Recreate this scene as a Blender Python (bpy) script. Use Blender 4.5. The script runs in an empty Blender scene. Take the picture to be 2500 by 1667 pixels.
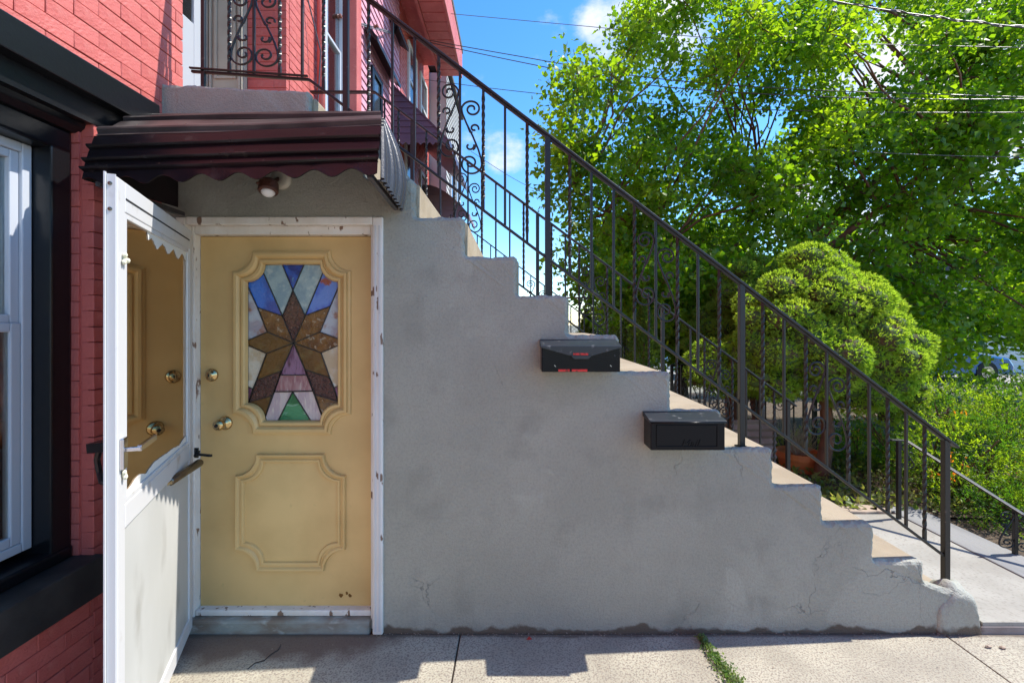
import bpy, bmesh, math, random
import numpy as np
from mathutils import Vector, Matrix, noise as mnoise
R = math.radians
random.seed(7); np.random.seed(7)
C = bpy.context.scene.collection
SC = bpy.context.scene

# ---------------------------------------------------------------- camera
CAMY, EYE, F = -2.25, 1.555, 1091.0      # focal length in pixels of the 2500 px wide photograph
VX, VY = 1262.0, 791.0                   # vanishing point of the depth direction
cam = bpy.data.cameras.new('camera'); cam_o = bpy.data.objects.new('camera', cam); C.objects.link(cam_o)
cam.sensor_width = 36.0; cam.lens = F/2500*36.0
cam.shift_x = (1250-VX)/2500; cam.shift_y = -(833.5-VY)/2500
cam.clip_start = 0.05; cam.clip_end = 2000
cam_o.location = (0, CAMY, EYE); cam_o.rotation_euler = (R(90), 0, 0)
SC.camera = cam_o

def at(px, py, y):
    d = y-CAMY
    return Vector(((px-VX)/F*d, y, EYE+(VY-py)/F*d))

# ---------------------------------------------------------------- light
SUN = Vector((0.70, 0.13, 1.0)).normalized()
sun = bpy.data.lights.new('sun', 'SUN'); sun.energy = 3.3; sun.angle = R(0.5); sun.color = (1.0, 0.95, 0.87)
sun_o = bpy.data.objects.new('sun', sun); C.objects.link(sun_o)
sun_o.rotation_euler = SUN.to_track_quat('Z', 'Y').to_euler(); sun_o.location = (6, 2, 9)
W = bpy.data.worlds.new('World'); SC.world = W; W.use_nodes = True
nt = W.node_tree; nt.nodes.clear()
def N(nt, t, **k):
    n = nt.nodes.new(t)
    for a, b in k.items(): setattr(n, a, b)
    return n
out = N(nt, 'ShaderNodeOutputWorld'); bg = N(nt, 'ShaderNodeBackground'); bg.inputs[1].default_value = 0.15
sky = N(nt, 'ShaderNodeTexSky', sky_type='NISHITA'); sky.sun_disc = False
sky.sun_elevation = math.asin(SUN.z); sky.sun_rotation = math.atan2(SUN.x, SUN.y)
sky.air_density = 1.0; sky.dust_density = 0.1; sky.ozone_density = 3.0
geo = N(nt, 'ShaderNodeTexCoord')
nz = N(nt, 'ShaderNodeTexNoise'); nz.inputs['Scale'].default_value = 7; nz.inputs['Detail'].default_value = 7; nz.inputs['Roughness'].default_value = .6
mp = N(nt, 'ShaderNodeMapping'); mp.inputs['Scale'].default_value = (1, 1, 1.7)
nt.links.new(geo.outputs['Generated'], mp.inputs[0]); nt.links.new(mp.outputs[0], nz.inputs['Vector'])
acc = None
for (px, py, rad, st) in [(1500,60,6,.9),(1330,95,4,.42),(1235,372,3.6,.55),(1600,20,9,.9),(1960,480,7,.9),(2060,560,6,.8),(2230,150,12,1.0),(2420,290,9,1.0),(1150,300,6,.2),(2450,60,9,.8),(700,-400,16,.9),(3100,300,18,.9),(-900,200,18,.8)]:
    d = Vector(((px-VX)/F, 1, (VY-py)/F)).normalized()
    vm = N(nt, 'ShaderNodeVectorMath', operation='DOT_PRODUCT'); vm.inputs[1].default_value = d
    nt.links.new(geo.outputs['Generated'], vm.inputs[0])
    mr = N(nt, 'ShaderNodeMapRange', interpolation_type='SMOOTHSTEP')
    mr.inputs[1].default_value = math.cos(R(rad)); mr.inputs[2].default_value = 1.0; mr.inputs[4].default_value = st
    nt.links.new(vm.outputs['Value'], mr.inputs[0])
    if acc is None: acc = mr.outputs[0]
    else:
        mx = N(nt, 'ShaderNodeMath', operation='MAXIMUM'); nt.links.new(acc, mx.inputs[0]); nt.links.new(mr.outputs[0], mx.inputs[1]); acc = mx.outputs[0]
ad = N(nt, 'ShaderNodeMath', operation='MULTIPLY_ADD'); nt.links.new(acc, ad.inputs[0]); ad.inputs[1].default_value = .42; nt.links.new(nz.outputs[0], ad.inputs[2])
cm = N(nt, 'ShaderNodeMapRange', interpolation_type='SMOOTHSTEP'); cm.inputs[1].default_value = .66; cm.inputs[2].default_value = .98
nt.links.new(ad.outputs[0], cm.inputs[0])
mixc = N(nt, 'ShaderNodeMix', data_type='RGBA'); nt.links.new(cm.outputs[0], mixc.inputs[0])
hs = N(nt, 'ShaderNodeHueSaturation'); hs.inputs['Saturation'].default_value = 1.28; hs.inputs['Value'].default_value = .92
nt.links.new(sky.outputs[0], hs.inputs['Color']); nt.links.new(hs.outputs[0], mixc.inputs[6]); mixc.inputs[7].default_value = (3.1, 3.2, 3.35, 1)
nt.links.new(mixc.outputs[2], bg.inputs[0]); nt.links.new(bg.outputs[0], out.inputs[0])
SC.view_settings.view_transform = 'Standard'; SC.view_settings.look = 'None'
SC.view_settings.exposure = 1.25; SC.view_settings.gamma = 1.0; SC.view_settings.use_curve_mapping = False
SC.render.engine = 'CYCLES'
SC.cycles.max_bounces = 9; SC.cycles.diffuse_bounces = 6; SC.cycles.transparent_max_bounces = 16

# ---------------------------------------------------------------- materials
def mat(name, col, rough=.6, metal=0, col2=None, ns=6, bump=0, bs=60, bd=.01, spec=.5, thr=(.35,.65), col3=None, ns3=25, thr3=(.62,.7),
        transl=None, coat=0, stretch=(1,1,1), det=5, bump2=0, bs2=6):
    m = bpy.data.materials.new(name); m.use_nodes = True; t = m.node_tree; p = t.nodes['Principled BSDF']
    p.inputs['Roughness'].default_value = rough; p.inputs['Metallic'].default_value = metal
    p.inputs['Specular IOR Level'].default_value = spec
    if coat: p.inputs['Coat Weight'].default_value = coat; p.inputs['Coat Roughness'].default_value = .08
    tc = N(t, 'ShaderNodeTexCoord'); mpn = N(t, 'ShaderNodeMapping'); mpn.inputs['Scale'].default_value = stretch
    t.links.new(tc.outputs['Object'], mpn.inputs[0]); vec = mpn.outputs[0]
    cur = None
    def noise_fac(scale, th, det=det):
        n = N(t, 'ShaderNodeTexNoise'); n.inputs['Scale'].default_value = scale; n.inputs['Detail'].default_value = det
        t.links.new(vec, n.inputs['Vector'])
        r = N(t, 'ShaderNodeMapRange', interpolation_type='SMOOTHSTEP'); r.inputs[1].default_value = th[0]; r.inputs[2].default_value = th[1]
        t.links.new(n.outputs[0], r.inputs[0]); return r.outputs[0]
    if col2:
        mx = N(t, 'ShaderNodeMix', data_type='RGBA'); t.links.new(noise_fac(ns, thr), mx.inputs[0])
        mx.inputs[6].default_value = (*col, 1); mx.inputs[7].default_value = (*col2, 1); cur = mx.outputs[2]
    if col3:
        mx = N(t, 'ShaderNodeMix', data_type='RGBA'); t.links.new(noise_fac(ns3, thr3), mx.inputs[0])
        if cur: t.links.new(cur, mx.inputs[6])
        else: mx.inputs[6].default_value = (*col, 1)
        mx.inputs[7].default_value = (*col3, 1); cur = mx.outputs[2]
    if cur: t.links.new(cur, p.inputs['Base Color'])
    else: p.inputs['Base Color'].default_value = (*col, 1)
    prev = None
    for (st, sc) in ((bump2, bs2), (bump, bs)):
        if st:
            n = N(t, 'ShaderNodeTexNoise'); n.inputs['Scale'].default_value = sc; n.inputs['Detail'].default_value = 6; n.inputs['Roughness'].default_value = .65
            t.links.new(vec, n.inputs['Vector'])
            b = N(t, 'ShaderNodeBump'); b.inputs['Strength'].default_value = st; b.inputs['Distance'].default_value = bd
            t.links.new(n.outputs[0], b.inputs['Height'])
            if prev: t.links.new(prev, b.inputs['Normal'])
            prev = b.outputs[0]
    if prev: t.links.new(prev, p.inputs['Normal'])
    if transl:
        tr = N(t, 'ShaderNodeBsdfTranslucent'); ms = N(t, 'ShaderNodeMixShader'); ms.inputs[0].default_value = .58
        g = N(t, 'ShaderNodeMix', data_type='RGBA', blend_type='MULTIPLY'); g.inputs[0].default_value = 1; g.inputs[7].default_value = (*transl, 1)
        if cur: t.links.new(cur, g.inputs[6])
        else: g.inputs[6].default_value = (*col, 1)
        t.links.new(g.outputs[2], tr.inputs[0])
        o = t.nodes['Material Output']; t.links.new(p.outputs[0], ms.inputs[1]); t.links.new(tr.outputs[0], ms.inputs[2]); t.links.new(ms.outputs[0], o.inputs[0])
    return m

def glass_mat(name, tint, refl=.12, rough=.02, gc=(1,1,1)):
    m = bpy.data.materials.new(name); m.use_nodes = True; t = m.node_tree; t.nodes.remove(t.nodes['Principled BSDF'])
    o = t.nodes['Material Output']; tb = N(t, 'ShaderNodeBsdfTransparent'); tb.inputs[0].default_value = (*tint, 1)
    gl = N(t, 'ShaderNodeBsdfGlossy'); gl.inputs['Roughness'].default_value = rough; gl.inputs['Color'].default_value = (*gc, 1)
    lw = N(t, 'ShaderNodeFresnel'); lw.inputs[0].default_value = 1.5
    a = N(t, 'ShaderNodeMath', operation='ADD', use_clamp=True); a.inputs[1].default_value = refl; t.links.new(lw.outputs[0], a.inputs[0])
    ms = N(t, 'ShaderNodeMixShader'); t.links.new(a.outputs[0], ms.inputs[0]); t.links.new(tb.outputs[0], ms.inputs[1]); t.links.new(gl.outputs[0], ms.inputs[2])
    t.links.new(ms.outputs[0], o.inputs[0]); return m

def stucco_mat():
    m = mat('stucco_paint', (.305,.301,.248), .55, col2=(.355,.35,.29), ns=2.1, thr=(.35,.65), bump=1, bs=110, bd=.006, bump2=1, bs2=13, spec=.4, col3=(.262,.26,.215), ns3=4, thr3=(.48,.75))
    t = m.node_tree; p = t.nodes['Principled BSDF']; base = p.inputs['Base Color'].links[0].from_socket
    tc = N(t, 'ShaderNodeTexCoord')
    # trowelled patches that start near the lower right, lighter and smoother
    n1 = N(t, 'ShaderNodeTexNoise'); n1.inputs['Scale'].default_value = 2.3; n1.inputs['Detail'].default_value = 9; n1.inputs['Distortion'].default_value = .6
    t.links.new(tc.outputs['Object'], n1.inputs['Vector'])
    sx = N(t, 'ShaderNodeSeparateXYZ'); t.links.new(tc.outputs['Object'], sx.inputs[0])
    ax = N(t, 'ShaderNodeMapRange'); ax.inputs[1].default_value = .9; ax.inputs[2].default_value = 1.7; ax.inputs[4].default_value = .22; t.links.new(sx.outputs[0], ax.inputs[0])
    sm = N(t, 'ShaderNodeMath', operation='ADD'); t.links.new(n1.outputs[0], sm.inputs[0]); t.links.new(ax.outputs[0], sm.inputs[1])
    r1 = N(t, 'ShaderNodeMapRange', interpolation_type='SMOOTHSTEP'); r1.inputs[1].default_value = .63; r1.inputs[2].default_value = .67; r1.inputs[4].default_value = .45; t.links.new(sm.outputs[0], r1.inputs[0])
    m1 = N(t, 'ShaderNodeMix', data_type='RGBA'); t.links.new(r1.outputs[0], m1.inputs[0]); t.links.new(base, m1.inputs[6]); m1.inputs[7].default_value = (.41,.405,.34,1)
    # shade of the rough grain, painted in as dark speckles
    n2 = N(t, 'ShaderNodeTexNoise'); n2.inputs['Scale'].default_value = 75; n2.inputs['Detail'].default_value = 6; n2.inputs['Roughness'].default_value = .75; t.links.new(tc.outputs['Object'], n2.inputs['Vector'])
    r2 = N(t, 'ShaderNodeMapRange'); r2.inputs[1].default_value = .46; r2.inputs[2].default_value = .70; r2.inputs[4].default_value = .42; t.links.new(n2.outputs[0], r2.inputs[0])
    m2 = N(t, 'ShaderNodeMix', data_type='RGBA'); t.links.new(r2.outputs[0], m2.inputs[0]); t.links.new(m1.outputs[2], m2.inputs[6]); m2.inputs[7].default_value = (.17,.168,.16,1)
    # hairline cracks
    n3 = N(t, 'ShaderNodeTexNoise'); n3.inputs['Scale'].default_value = 5; n3.inputs['Detail'].default_value = 8; t.links.new(tc.outputs['Object'], n3.inputs['Vector'])
    va = N(t, 'ShaderNodeVectorMath', operation='MULTIPLY_ADD'); va.inputs[1].default_value = (.35,.35,.35); t.links.new(n3.outputs['Color'], va.inputs[0]); t.links.new(tc.outputs['Object'], va.inputs[2])
    vo = N(t, 'ShaderNodeTexVoronoi', feature='DISTANCE_TO_EDGE'); vo.inputs['Scale'].default_value = 2.6; t.links.new(va.outputs[0], vo.inputs['Vector'])
    r3 = N(t, 'ShaderNodeMapRange'); r3.inputs[1].default_value = .004; r3.inputs[2].default_value = .0; r3.inputs[4].default_value = 1; t.links.new(vo.outputs['Distance'], r3.inputs[0])
    n4 = N(t, 'ShaderNodeTexNoise'); n4.inputs['Scale'].default_value = 3.1; n4.inputs['Detail'].default_value = 4; t.links.new(tc.outputs['Object'], n4.inputs['Vector'])
    a4 = N(t, 'ShaderNodeMath', operation='ADD'); t.links.new(n4.outputs[0], a4.inputs[0]); t.links.new(ax.outputs[0], a4.inputs[1])
    r4 = N(t, 'ShaderNodeMapRange'); r4.inputs[1].default_value = .56; r4.inputs[2].default_value = .68; t.links.new(a4.outputs[0], r4.inputs[0])
    cr = N(t, 'ShaderNodeMath', operation='MULTIPLY'); t.links.new(r3.outputs[0], cr.inputs[0]); t.links.new(r4.outputs[0], cr.inputs[1])
    cr2 = N(t, 'ShaderNodeMath', operation='MULTIPLY'); cr2.inputs[1].default_value = .5; t.links.new(cr.outputs[0], cr2.inputs[0])
    m3 = N(t, 'ShaderNodeMix', data_type='RGBA'); t.links.new(cr2.outputs[0], m3.inputs[0]); t.links.new(m2.outputs[2], m3.inputs[6]); m3.inputs[7].default_value = (.06,.065,.075,1)
    # brown bare cement at the foot
    nb = N(t, 'ShaderNodeTexNoise'); nb.inputs['Scale'].default_value = 7; nb.inputs['Detail'].default_value = 8; t.links.new(tc.outputs['Object'], nb.inputs['Vector'])
    mb = N(t, 'ShaderNodeMath', operation='MULTIPLY_ADD'); mb.inputs[1].default_value = -.15; t.links.new(nb.outputs[0], mb.inputs[0]); t.links.new(sx.outputs[2], mb.inputs[2])
    rb = N(t, 'ShaderNodeMapRange'); rb.inputs[1].default_value = -.045; rb.inputs[2].default_value = -.06; t.links.new(mb.outputs[0], rb.inputs[0])
    m4 = N(t, 'ShaderNodeMix', data_type='RGBA'); t.links.new(rb.outputs[0], m4.inputs[0]); t.links.new(m3.outputs[2], m4.inputs[6]); m4.inputs[7].default_value = (.12,.09,.065,1)
    t.links.new(m4.outputs[2], p.inputs['Base Color'])
    # crack depth
    bn = N(t, 'ShaderNodeBump'); bn.inputs['Strength'].default_value = .8; bn.inputs['Distance'].default_value = .004; bn.invert = True
    hh = N(t, 'ShaderNodeMath', operation='MULTIPLY_ADD'); hh.inputs[1].default_value = -.5; t.links.new(r1.outputs[0], hh.inputs[0]); t.links.new(cr.outputs[0], hh.inputs[2])
    t.links.new(hh.outputs[0], bn.inputs['Height']); t.links.new(p.inputs['Normal'].links[0].from_socket, bn.inputs['Normal']); t.links.new(bn.outputs[0], p.inputs['Normal'])
    return m

def slab_mat():
    m = mat('sidewalk_aggregate', (.43,.395,.305), .85, col2=(.33,.30,.232), ns=3.4, col3=(.22,.185,.15), ns3=120, thr3=(.44,.66), bump=.8, bs=150, bd=.005, bump2=.3, bs2=8)
    t = m.node_tree; p = t.nodes['Principled BSDF']; base = p.inputs['Base Color'].links[0].from_socket
    tc = N(t, 'ShaderNodeTexCoord'); sx = N(t, 'ShaderNodeSeparateXYZ'); t.links.new(tc.outputs['Object'], sx.inputs[0])
    n = N(t, 'ShaderNodeTexNoise'); n.inputs['Scale'].default_value = 6; n.inputs['Detail'].default_value = 8; t.links.new(tc.outputs['Object'], n.inputs['Vector'])
    def mr(src, a, b, c=0, d=1):
        r = N(t, 'ShaderNodeMapRange'); r.inputs[1].default_value = a; r.inputs[2].default_value = b; r.inputs[3].default_value = c; r.inputs[4].default_value = d; t.links.new(src, r.inputs[0]); return r.outputs[0]
    def mth(op, a, b):
        k = N(t, 'ShaderNodeMath', operation=op)
        for i, v in enumerate((a, b)):
            if isinstance(v, (int, float)): k.inputs[i].default_value = v
            else: t.links.new(v, k.inputs[i])
        return k.outputs[0]
    # rust brown dirt trodden in front of the basement door, and a dirty seam along the wall
    k = mth('MULTIPLY', mr(sx.outputs[1], -.27, -.03), mr(sx.outputs[0], -.35, -.95))
    k = mr(mth('ADD', k, mth('MULTIPLY', n.outputs[0], .9)), .72, 1.0, 0, .85)
    k2 = mr(mth('ADD', mr(sx.outputs[1], -.055, -.005), mth('MULTIPLY', n.outputs[0], .8)), .85, 1.15, 0, .8)
    mx = N(t, 'ShaderNodeMix', data_type='RGBA'); t.links.new(k, mx.inputs[0]); t.links.new(base, mx.inputs[6]); mx.inputs[7].default_value = (.135,.085,.062,1)
    m2 = N(t, 'ShaderNodeMix', data_type='RGBA'); t.links.new(k2, m2.inputs[0]); t.links.new(mx.outputs[2], m2.inputs[6]); m2.inputs[7].default_value = (.10,.075,.055,1)
    t.links.new(m2.outputs[2], p.inputs['Base Color']); return m
M = {}
M['stucco'] = stucco_mat()
M['red'] = mat('red_brick_paint', (.57,.14,.118), .5, col2=(.50,.11,.092), ns=4, col3=(.64,.25,.21), ns3=11, thr3=(.58,.8), bump=.7, bs=80, bd=.005, bump2=.7, bs2=18, spec=.4)
M['mortar'] = mat('red_mortar_paint', (.42,.085,.07), .7, bump=.5, bs=90)
M['black'] = mat('black_gloss_trim', (.0055,.006,.0075), .3, bump=.15, bs=40, bd=.004, bump2=.3, bs2=5, spec=.42)
M['dustyblack'] = mat('dusty_black_paint', (.018,.018,.017), .6, col2=(.035,.034,.031), ns=7, bump=.4, bs=120, bd=.002)
M['iron'] = mat('black_iron_paint', (.008,.0078,.0085), .42, bump=.4, bs=120, bd=.002, col3=(.07,.05,.045), ns3=40, thr3=(.66,.75))
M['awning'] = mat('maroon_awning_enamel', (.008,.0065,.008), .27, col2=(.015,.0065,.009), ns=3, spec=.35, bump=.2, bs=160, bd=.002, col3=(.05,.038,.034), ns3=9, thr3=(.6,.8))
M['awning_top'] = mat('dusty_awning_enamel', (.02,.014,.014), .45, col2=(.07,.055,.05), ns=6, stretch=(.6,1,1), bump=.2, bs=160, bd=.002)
M['awning_glint'] = mat('awning_glint_enamel', (.045,.04,.042), .35, bump=.2, bs=100)  # grey lifted above the awning black to paint in sun glints
M['white'] = mat('white_aluminium', (.56,.555,.55), .4, col3=(.38,.33,.28), ns3=12, thr3=(.60,.78))
M['panel_white'] = mat('white_panel', (.50,.50,.475), .5, col2=(.44,.44,.415), ns=2.5, col3=(.30,.29,.26), ns3=6, thr3=(.52,.8), stretch=(1,1,.5), bump=.25, bs=30, bd=.002, bump2=.4, bs2=4)
M['trim'] = mat('peeling_cream_trim', (.66,.60,.53), .55, col2=(.72,.68,.63), ns=8, col3=(.2,.12,.08), ns3=24, thr3=(.625,.665), bump=.5, bs=60, stretch=(1,1,.45))
M['door'] = mat('mustard_door_paint', (.63,.415,.168), .5, col2=(.54,.35,.135), ns=3, bump=.25, bs=60, bd=.002, col3=(.50,.34,.13), ns3=17, thr3=(.66,.80), bump2=.2, bs2=8)
M['vinyl'] = mat('vinyl_window', (.47,.50,.55), .4, col3=(.45,.36,.34), ns3=6, thr3=(.68,.8))
M['shaded_white'] = mat('shaded_white_paint', (.40,.43,.47), .45)  # white door paint with its bluish shade mixed into the colour
M['glass'] = glass_mat('window_glass', (.85,.88,.86), .10)
M['storm_glass'] = glass_mat('storm_door_glass', (.82,.58,.42), .36, .015, (1,.80,.62))
M['curtain'] = mat('curtain_cloth', (.72,.72,.68), .85, bump=.3, bs=90)
M['dark'] = mat('dark_interior', (.01,.01,.012), .9)
M['brass'] = mat('aged_brass', (.55,.40,.2), .22, 1, col3=(.25,.17,.09), ns3=60, thr3=(.55,.7))
M['chrome'] = mat('chrome_latch', (.6,.6,.62), .15, 1)
M['bronze'] = mat('bronze_tube', (.16,.13,.10), .25, .8)
M['brown'] = mat('brown_plastic', (.09,.035,.022), .45)
M['lens'] = mat('white_lens', (.85,.85,.85), .3)
M['film'] = mat('peeling_film', (.72,.7,.64), .6)
M['mailbox'] = mat('black_mailbox_paint', (.004,.005,.007), .24, spec=.2, bump=.15, bs=30, bd=.003, col3=(.10,.11,.12), ns3=50, thr3=(.73,.78))
M['lid'] = mat('dusty_mailbox_lid', (.018,.022,.028), .38, col3=(.14,.14,.14), ns3=40, thr3=(.6,.75))
M['sticker'] = mat('red_sticker', (.62,.01,.012), .35, col3=(.2,.0,.0), ns3=90, thr3=(.55,.6))
M['tread'] = mat('tan_concrete', (.28,.225,.155), .85, col2=(.34,.28,.20), ns=5, col3=(.24,.19,.15), ns3=90, thr3=(.62,.7), bump=.6, bs=120, bd=.004)
M['slab'] = slab_mat()
M['walk'] = mat('pale_walk_concrete', (.33,.315,.275), .85, col2=(.265,.25,.215), ns=3, col3=(.22,.20,.17), ns3=60, thr3=(.50,.75), bump=.4, bs=120, bd=.003)
M['slate'] = mat('grey_kerb_slab', (.23,.23,.225), .8, col2=(.18,.18,.18), ns=6, bump=.4, bs=60, stretch=(1,.3,1))
M['stain'] = mat('stained_threshold', (.27,.29,.26), .8, col2=(.20,.15,.11), ns=9, col3=(.36,.36,.32), ns3=22, thr3=(.55,.7), bump=.6, bs=60, bd=.006, stretch=(.5,1,1))
M['doorslab'] = mat('rusty_brown_slab', (.22,.175,.155), .85, col2=(.32,.29,.27), ns=3.2, col3=(.13,.075,.06), ns3=8, thr3=(.55,.75), bump=.5, bs=120, bd=.003)
M['joint'] = mat('joint_dirt', (.06,.045,.035), .95)
M['soil'] = mat('garden_soil', (.075,.05,.033), .95, col2=(.12,.085,.05), ns=9, col3=(.2,.15,.1), ns3=40, thr3=(.6,.7), bump=1, bs=30, bd=.03)
M['pale_road_concrete'] = mat('pale_road_concrete', (.31,.29,.26), .9, col2=(.35,.33,.30), ns=3, bump=.5, bs=120)  # pale concrete road, lightened to bounce sunlight onto the shaded walls
M['grassland'] = mat('far_ground', (.16,.15,.10), .95, col2=(.2,.19,.15), ns=.5)
M['leaf'] = mat('heart_leaf', (.095,.21,.012), .45, col2=(.165,.30,.016), ns=1.1, thr=(.4,.62), transl=(3.0,2.4,.8), col3=(.045,.13,.012), ns3=4.5, thr3=(.5,.62))  # darkest green patches paint in the shaded hollows of the crown
M['leaf2'] = mat('dark_leaf', (.08,.17,.014), .5, col2=(.12,.22,.018), ns=2, transl=(2.2,1.9,.8))
M['bark'] = mat('reddish_bark', (.17,.075,.04), .85, col2=(.10,.05,.03), ns=9, bump=.8, bs=30, bd=.01)
M['bark2'] = mat('dark_bark', (.05,.038,.028), .9, bump=.8, bs=25, bd=.02)
M['needle'] = mat('spruce_needle', (.23,.38,.05), .6, col2=(.34,.46,.08), ns=4, transl=(1.7,1.6,.6), spec=.2)
M['needle2'] = mat('dark_spruce_needle', (.19,.33,.05), .6, col2=(.26,.42,.07), ns=4, transl=(1.4,1.3,.6), spec=.2)
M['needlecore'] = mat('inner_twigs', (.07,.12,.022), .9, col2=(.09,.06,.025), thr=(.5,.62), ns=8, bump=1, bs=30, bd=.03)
M['yew'] = mat('yew_leaf', (.055,.14,.022), .5, col2=(.25,.36,.03), ns=3.4, thr=(.44,.60), transl=(2.1,2.0,.5), col3=(.5,.16,.03), ns3=2.3, thr3=(.645,.68))
M['ivy'] = mat('groundcover_leaf', (.11,.19,.03), .5, col2=(.26,.27,.1), ns=7, transl=(1.6,1.5,.7))
M['thuja'] = mat('thuja_scale_leaf', (.09,.17,.025), .6, col2=(.16,.24,.04), ns=5, transl=(1.4,1.4,.6))
M['weed'] = mat('weed_leaf', (.13,.24,.06), .6, col2=(.22,.28,.11), ns=30, transl=(1.2,1.2,.7))
M['terracotta'] = mat('terracotta', (.62,.17,.04), .6, col2=(.52,.13,.035), ns=7, bump=.2, bs=50)
M['dryplant'] = mat('dry_grey_stems', (.34,.29,.2), .8)
M['wicker'] = mat('wicker', (.50,.29,.09), .7, col2=(.36,.19,.06), ns=30)
M['tin'] = mat('galvanised_edging', (.34,.29,.26), .45, .3, col2=(.25,.2,.17), ns=5)
M['mauve'] = mat('mauve_shingle', (.62,.30,.38), .75, col2=(.56,.26,.34), ns=4, bump=.3, bs=80)
M['mauve_line'] = mat('shingle_joint', (.6,.33,.38), .8)
M['purple'] = mat('purple_awning_enamel', (.085,.055,.085), .4)
M['mauve_awning'] = mat('mauve_awning_enamel', (.30,.19,.23), .5)
M['siding_grey'] = mat('grey_siding', (.46,.46,.45), .7)
M['siding_white'] = mat('white_siding', (.62,.62,.6), .7)
M['siding_blue'] = mat('pale_blue_siding', (.38,.46,.55), .7)
M['beige_wood'] = mat('beige_woodwork', (.40,.37,.29), .5, col2=(.35,.32,.25), ns=5)
M['roof'] = mat('roof_felt', (.08,.075,.07), .9)
M['carblue'] = mat('blue_car_paint', (.02,.13,.36), .2, coat=.8)
M['tyre'] = mat('tyre_rubber', (.015,.015,.015), .8)
M['cable'] = mat('cable_sheath', (.03,.03,.032), .35, spec=.8)
M['cable_alu'] = mat('weathered_cable', (.13,.13,.14), .45, .3)
M['lead'] = mat('lead_came', (.03,.03,.03), .4, .5)
M['rust'] = mat('rust_spot', (.16,.07,.01), .9)
M['pebble'] = mat('pebble_stone', (.35,.27,.2), .8)
M['redleaf'] = mat('fallen_red_leaf', (.45,.03,.02), .6)

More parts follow.
